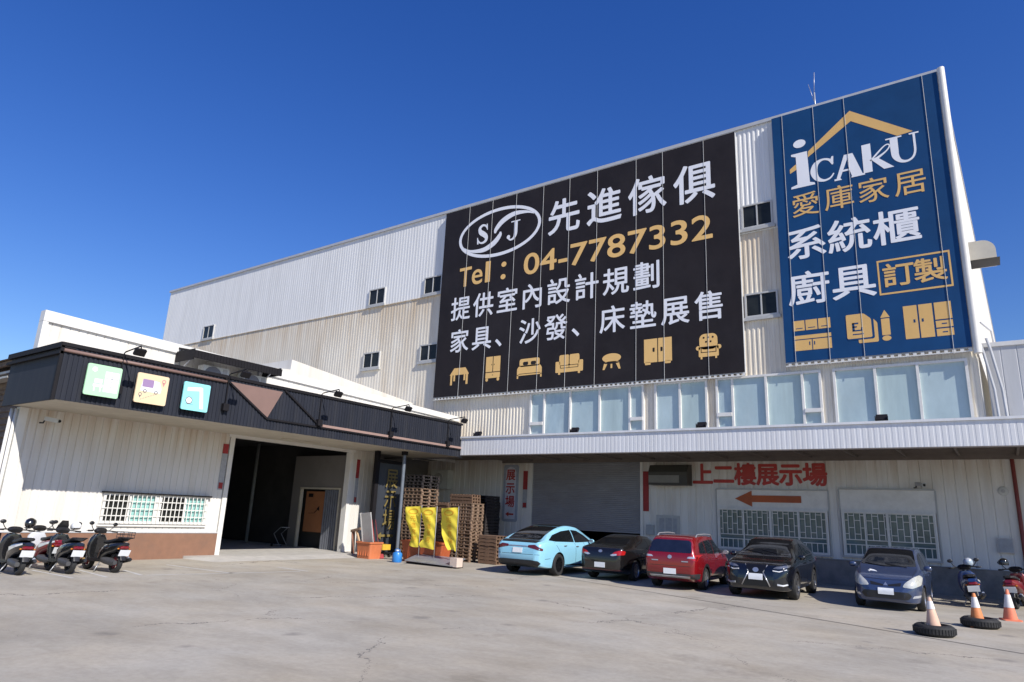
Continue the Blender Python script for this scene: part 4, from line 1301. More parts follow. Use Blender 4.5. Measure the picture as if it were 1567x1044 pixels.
# gooseneck sign lamps
def sign_lamp(y, lab):
    t_ = empty('sign_lamp', (XF + .03, y, 4.9), lab, 'sign lamp', 'gooseneck lamps along the dark fascia')
    b = B(); b.box(0, .14, -.10, .10, -.03, .20); b.build('base_box', black, t_)
    b = B()
    b.tube([(.06, 0, .2), (.05, 0, 1.16), (.12, 0, 1.2), (1.0, 0, 1.28), (1.02, 0, 1.2)], .02, 6)
    b.build('arm', black, t_)
    b = B(); M = Matrix.Translation((.98, 0, 1.1)) @ Matrix.Rotation(R(35), 4, 'Y'); b.box(-.05, .05, -.15, .15, -.1, .1, 0, M); b.build('lamp_head', black, t_)
    b = B(); M = Matrix.Translation((.98, 0, 1.1)) @ Matrix.Rotation(R(35), 4, 'Y'); b.box(-.058, -.051, -.13, .13, -.08, .08, 0, M); b.build('lens', glass_dark, t_)
for y, lab in ((9.0, 'gooseneck lamp over the pale green board'), (12.4, 'gooseneck lamp at the left corner of the taupe triangle'), (16.25, 'gooseneck lamp where the black diagonal meets the pink strip'),
               (19.95, 'middle gooseneck lamp above the doorway end of the pink strip'), (23.6, 'gooseneck lamp at the far end next to the white canopy')):
    sign_lamp(y, lab)

# aircon pair under a small black roof
t = empty('aircon_roof', (-23.0, 13.9, 6.0), 'small black sheet roof on brackets sheltering the outdoor units', 'shelter roof')
b = B()
b.add([(-23.55, 12.1, 7.22), (-22.35, 12.1, 6.98), (-22.35, 15.6, 6.98), (-23.55, 15.6, 7.22), (-23.55, 12.1, 7.28), (-22.35, 12.1, 7.04), (-22.35, 15.6, 7.04), (-23.55, 15.6, 7.28)],
      [(0, 1, 2, 3), (4, 5, 6, 7), (0, 1, 5, 4), (1, 2, 6, 5), (2, 3, 7, 6), (3, 0, 4, 7)])
b.box(-22.36, -22.31, 12.05, 15.65, 6.78, 7.05)
b.box(-23.55, -22.361, 12.06, 12.1, 6.72, 7.1)
b.box(-23.55, -22.361, 15.6, 15.64, 6.80, 7.1)
for k in range(30):
    b.box(-22.305, -22.29, 12.08 + .12 * k, 12.13 + .12 * k, 6.79, 7.04)
b.build('sheet', black, t, True)
b = B()
for y_ in (12.2, 15.4):
    b.bar((-22.5, y_, 7.0), (-23.5, y_, 6.3), .04)
    b.bar((-23.5, y_, 5.9), (-23.5, y_, 7.2), .05)
b.build('bracket', steel, t, True)
for y_, lab in ((12.75, 'left outdoor aircon unit under the black roof'), (14.35, 'right outdoor aircon unit under the black roof')):
    t = empty('outdoor_aircon', (-23.0, y_ + .5, 5.91), lab, 'air conditioner', 'outdoor units above the fascia')
    b = B(); b.box(-.2, .2, -.5, .5, .1, .80); b.box(-.15, .15, -.45, -.38, 0, .1); b.box(-.15, .15, .38, .45, 0, .1); b.build('casing', ac_white, t)
    b = B(); M = Matrix.Translation((.2, -.12, .45)) @ Matrix.Rotation(R(90), 4, 'Y')
    b.lathe([(.0, .02), (.06, .02), (.07, .005), (.30, .005), (.31, .02), (.33, .02), (.34, 0)], 28, 0, M); b.build('fan_grille', pic_grey, t)
    b = B(); b.box(.2, .21, .25, .42, .55, .75); b.build('panel', board_mat, t)

# folding gate with gold characters, and its posts
t = empty('folding_gate', (-22.5, 22.1, 0), 'slate blue folded metal gate with faded gold characters', 'gate')
GX = -22.5
FGT = Frame((GX, 0, 0), (0, 1, 0), (0, 0, 1), (1, 0, 0))
b = B()
vs = []
y = 21.32
k = 0
while y < 22.86:
    vs += [FGT(y, .12, .09 if k % 2 else 0), FGT(y, 3.95, .09 if k % 2 else 0)]
    y += .085
    k += 1
for i in range(len(vs) // 2 - 1):
    b.add([vs[2 * i], vs[2 * i + 2], vs[2 * i + 3], vs[2 * i + 1]], [(0, 1, 2, 3)], i % 2)  # every other pleat face coloured paler, as if it caught the light
b.build('leaves', [gate_m, mat('gate_fold_painted_light', (0.07, 0.085, 0.115), .5, .1)], t, True)
b = B()
b.fbox(FGT, 21.12, 21.32, .0, 4.46, -.08, .10)
b.fbox(FGT, 21.325, 22.9, 3.97, 4.10, -.05, .11)
b.build('gate_post', black, t, True)
b = B()
for ch, z_ in zip('展示場', (3.30, 2.38, 1.50)):
    cell(b, FGT, ch, 22.12, z_, .92, .13, 0, .010, .85)
flat(b, FGT, [(21.5, .82), (21.75, .98), (21.75, .88), (22.5, .88), (22.5, .78), (21.75, .78), (21.75, .66)], .105)
b.build('lettering', gold_paint, t, True)
t = empty('canopy_post', (-21.35, 21.75, 0), 'slim grey post carrying the fascia between gate and pallets', 'post')
b = B(); b.tube([(0, 0, 0), (0, 0, 4.46)], .075, 12); b.build('shaft', pole_m, t)
b = B(); b.lathe([(.0, .03), (.14, .03), (.14, 0), (0, 0)], 16); b.build('base_plate', pole_m, t)
b = B(); b.box(-.1, .1, -.1, .1, 4.3, 4.465); b.build('head_plate', black, t)

# ------------------------------------------------------------------ pallets, each one a thing
def pallet_mesh(wx, wy, h=.138, gap_side='y', ns=4):
    """gap_side: the two faces that show open slots between the bearers"""
    b = B()
    if gap_side == 'b':                      # block pallet, open on all sides
        nx_, ny_ = 5, 3
        for i in range(nx_):
            for k in range(ny_):
                x, y = -wx / 2 + .05 + (wx - .1) * i / (nx_ - 1), -wy / 2 + .06 + (wy - .12) * k / (ny_ - 1)
                b.box(x - .03, x + .03, y - .055, y + .055, .024, h - .04)
        b.box(-wx / 2 + .1, wx / 2 - .1, -wy / 2 + .1, wy / 2 - .1, h - .045, h - .03)
        for k in range(7):
            y = -wy / 2 + .05 + (wy - .1) * k / 6
            b.box(-wx / 2, wx / 2, y - .045, y + .045, h - .02, h)
        for k in range(3):
            x = -wx / 2 + .05 + (wx - .1) * k / 2
            b.box(x - .045, x + .045, -wy / 2, wy / 2, h - .0395, h - .0205)
            y = -wy / 2 + .06 + (wy - .12) * k / 2
            b.box(-wx / 2, wx / 2, y - .055, y + .055, 0, .0235)
        return b
    ax, ay = (wx, wy) if gap_side == 'y' else (wy, wx)
    def bx(x0, x1, y0, y1, z0, z1):
        if gap_side == 'y': b.box(x0, x1, y0, y1, z0, z1)
        else: b.box(y0, y1, x0, x1, z0, z1)
    for k in range(ns):
        x = -ax / 2 + .03 + (ax - .06 - .0) * k / (ns - 1)
        bx(x - .03, x + .03, -ay / 2 + .004, ay / 2 - .004, .022, h - .022)
    n_ = 8
    for k in range(n_):
        y = -ay / 2 + .05 + (ay - .1) * k / (n_ - 1)
        bx(-ax / 2, ax / 2, y - .05, y + .05, h - .021, h)
        if k in (0, 3, 4, 7):
            bx(-ax / 2, ax / 2, y - .05, y + .05, 0, .021)
    return b
def ordinal(k):
    return str(k) + ('th' if 10 <= k % 100 <= 20 else {1: 'st', 2: 'nd', 3: 'rd'}.get(k % 10, 'th'))
def stack(cx, cy, wx, wy, n, side, m, desc, group, jit=.02, ns=4, top_dark=0):
    me = pallet_mesh(wx, wy, .138, side, ns).mesh('pallet', m)
    me2 = None
    if top_dark:
        me2 = me.copy(); me2.materials[0] = plastic_dark
    for k in range(n):
        o = bpy.data.objects.new('pallet', me2 if (top_dark and k >= n - top_dark) else me)
        COL.objects.link(o)
        o.location = (cx + random.uniform(-jit, jit), cy + random.uniform(-jit, jit), .001 + k * .1385)
        o.rotation_euler = (0, 0, random.uniform(-.012, .012))
        tag(o, ('topmost' if k == n - 1 else 'bottom' if k == 0 else ordinal(k + 1)) + ' pallet' + (' up' if 0 < k < n - 1 else '') + ' in the ' + desc, 'pallet', group)
stack(-18.70, 23.0, 1.30, .80, 17, 'b', wood_pale, 'slotted pale stack behind the right flag', 'pallets in the pale slotted stack')
stack(-20.5, 23.75, 1.24, 1.1, 17, 'x', wood, 'solid brown stack behind the left flags', 'pallets in the solid brown stack')
stack(-20.93, 22.55, 1.05, 1.1, 25, 'b', wood_pale, 'tall stack right behind the grey post', 'pallets in the tall stack by the post', top_dark=4)
stack(-20.2, 24.72, 1.3, .62, 20, 'x', wood, 'brown stack in the back row', 'pallets in the back brown stack')
stack(-20.12, 26.05, 1.1, 1.1, 20, 'y', plastic_dark, 'dark shaded stack by the vertical sign', 'pallets in the dark stack')
stack(-17.21, 23.0, .91, .7, 8, 'x', wood, 'low brown stack beside the blue car', 'pallets in the low stack')

# ------------------------------------------------------------------ yard clutter
def tub(name, cx, cy, wx, wy, h, m, lab, taper=.12, rz=0):
    t_ = empty(name, (cx, cy, 0), lab, 'bin', None, rz)
    b = B()
    o, i = [], []
    vs = []
    for z_, s_ in ((0, 1 - taper), (h, 1)):
        for a, c in rrect(-wx / 2 * s_, wx / 2 * s_, -wy / 2 * s_, wy / 2 * s_, .07, 4):
            vs.append((a, c, z_))
    for z_, s_ in ((h, .94), (.04, .9 - taper)):
        for a, c in rrect(-wx / 2 * s_, wx / 2 * s_, -wy / 2 * s_, wy / 2 * s_, .07, 4):
            vs.append((a, c, z_))
    n_ = len(vs) // 4
    fs = [list(range(n_))[::-1], [3 * n_ + k for k in range(n_)]]
    for L in range(3):
        fs += [(L * n_ + k, L * n_ + (k + 1) % n_, (L + 1) * n_ + (k + 1) % n_, (L + 1) * n_ + k) for k in range(n_)]
    b.add(vs, fs)
    b.build('tub', m, t_)
    b = B()
    rr = rrect(-wx / 2 - .03, wx / 2 + .03, -wy / 2 - .03, wy / 2 + .03, .08, 4)
    ri = rrect(-wx / 2 + .01, wx / 2 - .01, -wy / 2 + .01, wy / 2 - .01, .06, 4)
    n_ = len(rr)
    vs = [(a, c, h - .05) for a, c in rr] + [(a, c, h + .012) for a, c in rr] + [(a, c, h + .012) for a, c in ri]
    b.add(vs, [(L * n_ + k, L * n_ + (k + 1) % n_, (L + 1) * n_ + (k + 1) % n_, (L + 1) * n_ + k) for L in range(2) for k in range(n_)])
    b.build('rim', m, t_)
    b = B()
    for k in range(-2, 3):
        b.box(wx / 6 * k - .015, wx / 6 * k + .015, -wy / 2 * 1.005, -wy / 2 * .93, .1, h - .06, 0, Matrix.Rotation(-taper * wy / 2 / h, 4, 'X'))
    b.build('rib', m, t_)
    return t_
tub('orange_bin', -21.3, 20.1, .85, .7, .64, orange, 'open orange plastic bin holding a leaning board')
tub('orange_bin', -18.72, 20.68, 2.2, .6, .80, mat('orange_brown_tub', (0.40, 0.09, 0.03), .45, 0, .2, 3, dirt=(.3, .08, .03), dirt_amt=.5), 'long orange brown trough behind the yellow flags')
t = empty('leaning_board', (-21.3, 20.2, .1), 'tall grey board with white edge leaning out of the orange bin', 'board')
M = Matrix.Translation((-21.32, 20.15, .06)) @ Matrix.Rotation(R(-6), 4, 'Y') @ Matrix.Rotation(R(8), 4, 'X')
Mi = Matrix.Translation(-t.location)
b = B(); b.box(-.28, .28, 0, .05, 0, 1.75, 0, Mi @ M); b.build('panel', board_mat, t)
b = B(); b.box(-.34, -.282, -.01, .06, 0, 1.76, 0, Mi @ M); b.build('edge', white_trim, t)
t = empty('wooden_mallet', (-22.5, 20.3, 0), 'wooden T-handled pusher leaning by the doorway edge', 'tool')
b = B(); b.bar((.5, .1, .1), (.0, .1, 1.05), .07); b.build('handle', mat('weathered_pine', (0.5, 0.33, 0.2), .8), t)
b = B(); b.bar((-.3, .1, 1.0), (.25, .1, 1.12), .10); b.build('head', mat('dark_timber', (0.2, 0.13, 0.09), .8), t)
b = B(); b.bar((-.1, .12, .0), (-.22, .14, .98), .16, .03); b.build('blade', mat('brown_panel', (0.25, 0.12, 0.08), .8), t)
for dx, m, lab in ((0.0, paper_red, 'dark red broom leaning behind the orange bin'), (.22, mat('maroon_handle', (.16, .03, .035), .5), 'maroon long-handled brush leaning beside the red broom')):
    t = empty('broom', (-21.6 + dx, 20.55, 0), lab, 'broom')
    b = B(); b.tube([(.35, -.1, .12), (-.45, .25, 1.5)], .022, 6); b.build('handle', m, t)
    b = B(); b.bar((.45, -.16, .0), (.33, -.09, .16), .3, .08); b.build('bristles', paper_red, t)
t = empty('platform_trolley', (-21.75, 21.2, 0), 'small yellow tub trolley behind the orange bin', 'trolley')
b = B(); b.prism(Frame((0, 0, 0), (1, 0, 0), (0, 1, 0), (0, 0, 1)), rrect(-.36, .36, -.24, .24, .08), .3, .52); b.build('tray', mat('yellow_plastic', (0.68, 0.42, 0.04), .5), t)
b = B(); b.box(-.42, .42, -.22, .22, .16, .2); b.build('deck', black, t)
for dx in (-.32, .32):
    for dy in (-.18, .18):
        b = B(); b.lathe([(0, -.03), (.08, -.03), (.08, .03), (0, .03)], 14, 0, Matrix.Translation((dx, dy, .08)) @ Matrix.Rotation(R(90), 4, 'X')); b.build('wheel', rubber, t)
t = empty('blue_jug', (-19.35, 19.75, 0), 'bright blue plastic jug on the ground beside the post', 'jug')
b = B(); b.lathe([(0, 0), (.17, 0), (.19, .03), (.19, .3), (.16, .36), (.06, .39), (.055, .42), (0, .42)], 24); b.build('body', blue_jug, t)
b = B(); b.lathe([(.0, .465), (.065, .465), (.065, .42), (0, .42)], 16); b.build('cap', pic_white, t)
b = B(); b.tube([(-.13, 0, .36), (-.12, 0, .47), (.0, .0, .5), (.12, 0, .47), (.13, 0, .36)], .016, 6); b.build('handle', blue_jug, t)

def mono(pts):
    """monotone cubic through (x, value) points"""
    xs = np.array([p[0] for p in pts], float); ys = np.array([p[1] for p in pts], float)
    h = np.diff(xs); d = np.diff(ys) / h
    m = np.zeros(len(xs)); m[0], m[-1] = d[0], d[-1]
    for i in range(1, len(xs) - 1):
        if d[i - 1] * d[i] > 0:
            w1, w2 = 2 * h[i] + h[i - 1], h[i] + 2 * h[i - 1]
            m[i] = (w1 + w2) / (w1 / d[i - 1] + w2 / d[i])
    def f(x):
        x = min(max(x, xs[0]), xs[-1])
        i = int(min(max(np.searchsorted(xs, x) - 1, 0), len(h) - 1))
        t = (x - xs[i]) / h[i]
        return float(ys[i] * (1 + 2 * t) * (1 - t) ** 2 + m[i] * h[i] * t * (1 - t) ** 2 + ys[i + 1] * t * t * (3 - 2 * t) + m[i + 1] * h[i] * t * t * (t - 1))
    return f

t = empty('flag_stand', (-17.6, 20.0, 0), 'low grey sheet metal tray holding three yellow flags', 'flag stand')
b = B()
b.add([(-1.25, -.35, .10), (1.15, -.35, .06), (1.15, .35, .30), (-1.25, .35, .30), (-1.25, -.35, .13), (1.15, -.35, .09), (1.15, .35, .33), (-1.25, .35, .33)],
      [(0, 1, 2, 3), (4, 5, 6, 7), (0, 1, 5, 4), (1, 2, 6, 5), (2, 3, 7, 6), (3, 0, 4, 7)])
b.build('tray', steel, t)
b = B(); b.box(-1.2, 1.1, -.3, .3, .0, .06); b.box(-1.2, 1.1, .2, .3, .06, .28); b.build('base', black, t)
b = B(); b.box(1.0, 1.32, -.34, .0, .05, .36); b.build('end_block', pinkish, t)
FLAGS = ((-18.62, 20.15, 2.14, .80, .9, 1.50, 'yellow flag nearest the post, its lower edge curling inward'), (-17.78, 20.1, 2.12, .80, 1.9, 1.52, 'middle yellow flag with a curled bottom corner'),
         (-16.62, 20.0, 2.14, .86, 3.3, 1.58, 'rightmost yellow flag, narrowing to a slanted bottom'))
FSH = {.9: mono([(0, 1), (.4, .88), (.7, .66), (.85, .62), (1, .70)]), 1.9: mono([(0, 1), (.25, .90), (.5, .80), (.75, .82), (.92, 1.02), (1, .88)]),
       3.3: mono([(0, 1), (.35, 1.02), (.55, .92), (1, .42)])}
for px, py, zt_, wd, ph, ht, lab in FLAGS:
    t = empty('yellow_flag', (px, py, .1), lab, 'flag', 'yellow flags in the metal tray')
    b = B(); b.tube([(0, 0, 0), (0, 0, zt_ - .06)], .012, 8); b.build('pole', board_mat, t)
    def P(u, v):
        taper = FSH[ph](v)
        x_ = -.02 - wd * u * taper
        y_ = .07 * math.sin(u * 4.4 + ph + v * 2.0) * u + .035 * math.sin(v * 7 + ph + u * 2) * u + .012 * math.sin(v * 23 + u * 9)
        z_ = zt_ - .1 - ht * v * (1 + .03 * math.sin(3.4 * u + ph) - (.06 * u if ph > 3 else 0)) - .05 * u
        return Vector((x_, y_, z_))
    b = B(); nu, nv = 14, 26
    b.add([P(i / nu, k / nv) for i in range(nu + 1) for k in range(nv + 1)], [(i * (nv + 1) + k, (i + 1) * (nv + 1) + k, (i + 1) * (nv + 1) + k + 1, i * (nv + 1) + k + 1) for i in range(nu) for k in range(nv)], 0, True)
    b.build('cloth', yellow, t)
    b = B()
    for k, ch in enumerate('先進傢俱'):
        vs_, fs_ = glyphs(ch)
        q = []
        for x_, y_, _ in vs_:
            u = .5 - (x_ - .5) * .38
            v = .30 + k * .165 - (y_ - .355) * .15
            q.append(P(u, v) + Vector((0, -.006, 0)))
        b.add(q, fs_)
    q = [P(.5 - .30 * math.cos(a / 24 * 2 * math.pi), .12 - .07 * math.sin(a / 24 * 2 * math.pi)) + Vector((0, -.006, 0)) for a in range(24)]
    q += [P(.5 - .24 * math.cos(a / 24 * 2 * math.pi), .12 - .05 * math.sin(a / 24 * 2 * math.pi)) + Vector((0, -.006, 0)) for a in range(24)]
    b.add(q, [(k, (k + 1) % 24, 24 + (k + 1) % 24, 24 + k) for k in range(24)])
    b.build('lettering', flag_ink, t)

# cones and tyres
def tyre(loc, rz, lab):
    t_ = empty('old_tyre', loc, lab, 'tyre', 'old tyres lying on the yard', rz)
    b = B()
    sc = 1.17
    prof = [(.19, .03), (.205, .0), (.26, .0), (.30, .03), (.318, .07), (.318, .14), (.30, .18), (.26, .21), (.205, .21), (.19, .18), (.20, .14), (.24, .10), (.20, .07), (.19, .03)]
    prof = [(r_ * sc, h_) for r_, h_ in prof]
    b.lathe(prof, 40)
    b.build('carcass', rubber, t_)
    b = B()
    for k in range(40):
        M = Matrix.Rotation(2 * math.pi * k / 40, 4, 'Z')
        b.box(.312 * sc, .326 * sc, -.022, .022, .055, .155, 0, M)
    b.build('tread', rubber, t_)
def cone(loc, h, m, m2, z_band, lab, tilt=0):
    t_ = empty('traffic_cone', loc, lab, 'traffic cone', None, 0, (0, tilt, .3))
    b = B(); rb = .155
    r_ = lambda z_: .03 + (rb - .03) * (1 - z_ / h)
    b.lathe([(0, 0), (rb, 0), (rb, .03), (r_(h), h - .01), (.02, h), (0, h)], 28)
    b.build('body', m, t_)
    b = B(); b.lathe([(r_(z_band[0]) + .006, z_band[0]), (r_(z_band[1]) + .006, z_band[1])], 28); b.build('sleeve', m2, t_)
    b = B(); b.prism(Frame((0, 0, 0), (1, 0, 0), (0, 1, 0), (0, 0, 1)), rrect(-.2, .2, -.2, .2, .05), .0, .03); b.build('base', m, t_)
tyre((-1.42, 16.86, 0), .2, 'old black tyre lying under the bleached pink cone')
tyre((-.72, 19.22, 0), 1.1, 'old black tyre lying under the orange cone with white tip')
cone((-1.42, 16.86, .02), .70, cone_pink, cone_w, (.48, .63), 'bleached pink traffic cone standing in the nearer tyre', R(-3))
cone((-.76, 19.15, .02), .70, cone_o, cone_w, (.40, .62), 'orange traffic cone with white tip standing in the second tyre', R(-2))
cone((-.18, 21.5, 0), .72, mat('cone_coral', (0.70, 0.20, 0.11), .6, 0, .1, 4), cone_w, (.30, .60), 'coral traffic cone with white upper band standing directly on the ground')

# ------------------------------------------------------------------ cars
class CarBody:
    def __init__(s, sp):
        s.sp = sp
        s.top, s.belt, s.bot, s.plan, s.roofw = (mono(sp[k]) for k in ('top', 'belt', 'bot', 'plan', 'roofw'))
        L, W = sp['L'], sp['W']
        n = 150
        secs = []
        for i in range(n + 1):
            t = i / n
            x = -L / 2 * math.cos(math.pi * t) * (.55) + (t - .5) * L * .45
            secs.append(s.section(x, W))
        m = len(secs[0])
        vs, fs = [], []
        for q in secs:
            vs += q
        for i in range(n):
            for k in range(m - 1):
                fs.append((i * m + k, (i + 1) * m + k, (i + 1) * m + k + 1, i * m + k + 1))
        nv = len(vs)
        vs += [Vector((v.x, -v.y, v.z)) for v in vs]
        fs += [tuple(nv + j for j in f)[::-1] for f in fs]
        for base, sgn in ((0, 1), (n * m, -1)):
            loop = [base + k for k in range(m)] + [nv + base + k for k in range(m - 1, -1, -1)]
            fs.append(loop if sgn > 0 else loop[::-1])
        bm = bmesh.new()
        bv = [bm.verts.new(v) for v in vs]
        for f in fs:
            try: bm.faces.new([bv[j] for j in f])
            except ValueError: pass
        bmesh.ops.remove_doubles(bm, verts=bm.verts, dist=1e-4)
        bmesh.ops.recalc_face_normals(bm, faces=bm.faces)
        for f in bm.faces: f.smooth = True
        s.bvh = BVHTree.FromBMesh(bm)
        me = bpy.data.meshes.new('body')
        bm.to_mesh(me)
        bm.free()
        s.me = me
    def section(s, x, W):
        sp = s.sp
        zb, zs, zt = s.bot(x), s.belt(x), s.top(x)
        zt = max(zt, zs + .004)
        zs = max(zs, zb + .12)
        zt = max(zt, zs + .004)
        w = s.plan(x) * W / 2
        e = zt - zs
        f = min(1, e / .42)
        f = f * f * (3 - 2 * f)
        we = w * (.86 + (s.roofw(x) - .86) * f)
        h = zs - zb
        key = [(0, zb), (w * .6, zb), (w * .90, zb + .015), (w * .965, zb + .09 * min(1, h / .5)), (w * .99, zb + h * .35), (w * 1.0, zb + h * .62), (w * .985, zb + h * .86), (w * .945, zs)]
        if e > .02:
            key += [(w * .94 + (we - w * .94) * .52 + .012 * f, zs + e * .50), (we, zs + e * .86), (we * .9, zs + e * .955), (we * .55, zs + e * .99), (0, zt)]
        else:
            key += [(w * .90, zs + e * .3), (w * .84, zs + e * .6), (w * .7, zs + e * .8), (w * .4, zs + e * .95), (0, zt)]
        return [Vector((x, float(p[0]), float(p[1]))) for p in spl(key, 7)]
    def patch(s, poly, view, off=.006, grid=.055, skirt=.012, mi=0, b=None):
        """a fitted panel: the outline (seen from one side) laid onto the body surface and raised a little"""
        d, ia, ib = {'L': (Vector((0, -1, 0)), 0, 2), 'R': (Vector((0, 1, 0)), 0, 2), 'F': (Vector((-1, 0, 0)), 1, 2), 'B': (Vector((1, 0, 0)), 1, 2), 'T': (Vector((0, 0, -1)), 0, 1)}[view]
        bm = bmesh.new()
        vv = [bm.verts.new((p[0], p[1], 0)) for p in poly]
        fc = bm.faces.new(vv)
        bmesh.ops.triangulate(bm, faces=[fc])
        for ax in (0, 1):
            lo, hi = min(p[ax] for p in poly), max(p[ax] for p in poly)
            t = math.ceil(lo / grid) * grid
            while t < hi:
                no = [0, 0, 0]; no[ax] = 1
                co_ = [0, 0, 0]; co_[ax] = t
                bmesh.ops.bisect_plane(bm, geom=bm.verts[:] + bm.edges[:] + bm.faces[:], plane_co=co_, plane_no=no)
                t += grid
        bmesh.ops.remove_doubles(bm, verts=bm.verts, dist=1e-4)
        bm.verts.index_update()
        bd = [[v.index for v in e_.verts] for e_ in bm.edges if len(e_.link_faces) == 1]
        P, NN = [], []
        for v in bm.verts:
            o = Vector((0, 0, 0))
            o[ia], o[ib] = v.co.x, v.co.y
            o -= d * 6
            hit, nn = s.bvh.ray_cast(o, d)[:2]
            if hit is None:
                hit, nn = s.bvh.find_nearest(o + d * (6 - s.sp['W'] * .45 if view in 'LR' else 6 - s.sp['L'] * .48))[:2]
            if nn.dot(d) > 0: nn = -nn
            nn = (nn - d * .35).normalized()
            P.append(hit + nn * off)
            NN.append(nn)
        fs = [[v.index for v in f.verts] for f in bm.faces]
        bm.free()
        n = len(P)
        b = b or B()
        o0 = len(b.v)
        b.add(P + [p - n_ * skirt for p, n_ in zip(P, NN)], fs, mi, True)
        for i, j in bd:
            b.f.append([o0 + i, o0 + j, o0 + n + j, o0 + n + i]); b.m.append(mi); b.s.append(False)
        return b
    def surf(s, a, c, view):
        d, ia, ib = {'L': (Vector((0, -1, 0)), 0, 2), 'R': (Vector((0, 1, 0)), 0, 2), 'F': (Vector((-1, 0, 0)), 1, 2), 'B': (Vector((1, 0, 0)), 1, 2), 'T': (Vector((0, 0, -1)), 0, 1)}[view]
        o = Vector((0, 0, 0)); o[ia], o[ib] = a, c
        o -= d * 6
        h = s.bvh.ray_cast(o, d)[0]
        return h if h is not None else s.bvh.find_nearest(o + d * 5)[0]

def wheel(root, x, y, r, wd, rim_m, spokes, side, style='thin'):
    w_ = bpy.data.objects.new('wheel', None)
    COL.objects.link(w_); w_.parent = root; w_.location = (x, y, r)
    sg = side
    M = Matrix.Rotation(R(-90) * sg, 4, 'X')       # lathe axis towards +-y, outwards
    b = B(); ri = r * .68
    b.lathe([(ri, -wd / 2), (r * .93, -wd / 2), (r, -wd * .36), (r, wd * .36), (r * .93, wd / 2), (ri + .01, wd / 2), (ri, wd / 2 - .01), (ri, -wd / 2)], 36, 0, M)
    b.build('tyre', rubber, w_)
    b = B()
    b.lathe([(ri - .0, wd / 2 - .01), (ri - .025, wd / 2 - .004), (ri - .035, wd / 2 - .03), (ri - .045, -wd / 2 + .02)], 36, 0, M)
    b.lathe([(0, wd * .5 - .02), (r * .13, wd * .5 - .022), (r * .15, wd * .5 - .05)], 16, 0, M)
    for k in range(spokes):
        Q = M @ Matrix.Rotation(2 * math.pi * k / spokes, 4, 'Z')
        if style == 'thin':
            b.box(r * .1, ri - .02, -r * .055, r * .055, wd / 2 - .05, wd / 2 - .02, 0, Q)
        else:
            b.add([Q @ Vector(p) for p in ((r * .1, -r * .06, wd / 2 - .05), (r * .1, r * .06, wd / 2 - .05), (ri - .02, r * .12, wd / 2 - .03), (ri - .02, -r * .12, wd / 2 - .03),
                                           (r * .1, -r * .06, wd / 2 - .02), (r * .1, r * .06, wd / 2 - .02), (ri - .02, r * .12, wd / 2 - .008), (ri - .02, -r * .12, wd / 2 - .008))],
                  [(0, 1, 2, 3), (4, 5, 6, 7), (0, 1, 5, 4), (1, 2, 6, 5), (2, 3, 7, 6), (3, 0, 4, 7)])
    b.build('rim', rim_m, w_)
    b = B(); b.lathe([(0, 0), (ri - .03, 0), (ri - .03, -.02), (0, -.02)], 24, 0, M @ Matrix.Translation((0, 0, wd * .12)))
    b.build('brake_disc', rimblack, w_)

def mirror_pts(poly): return [(-a, c) for a, c in poly]

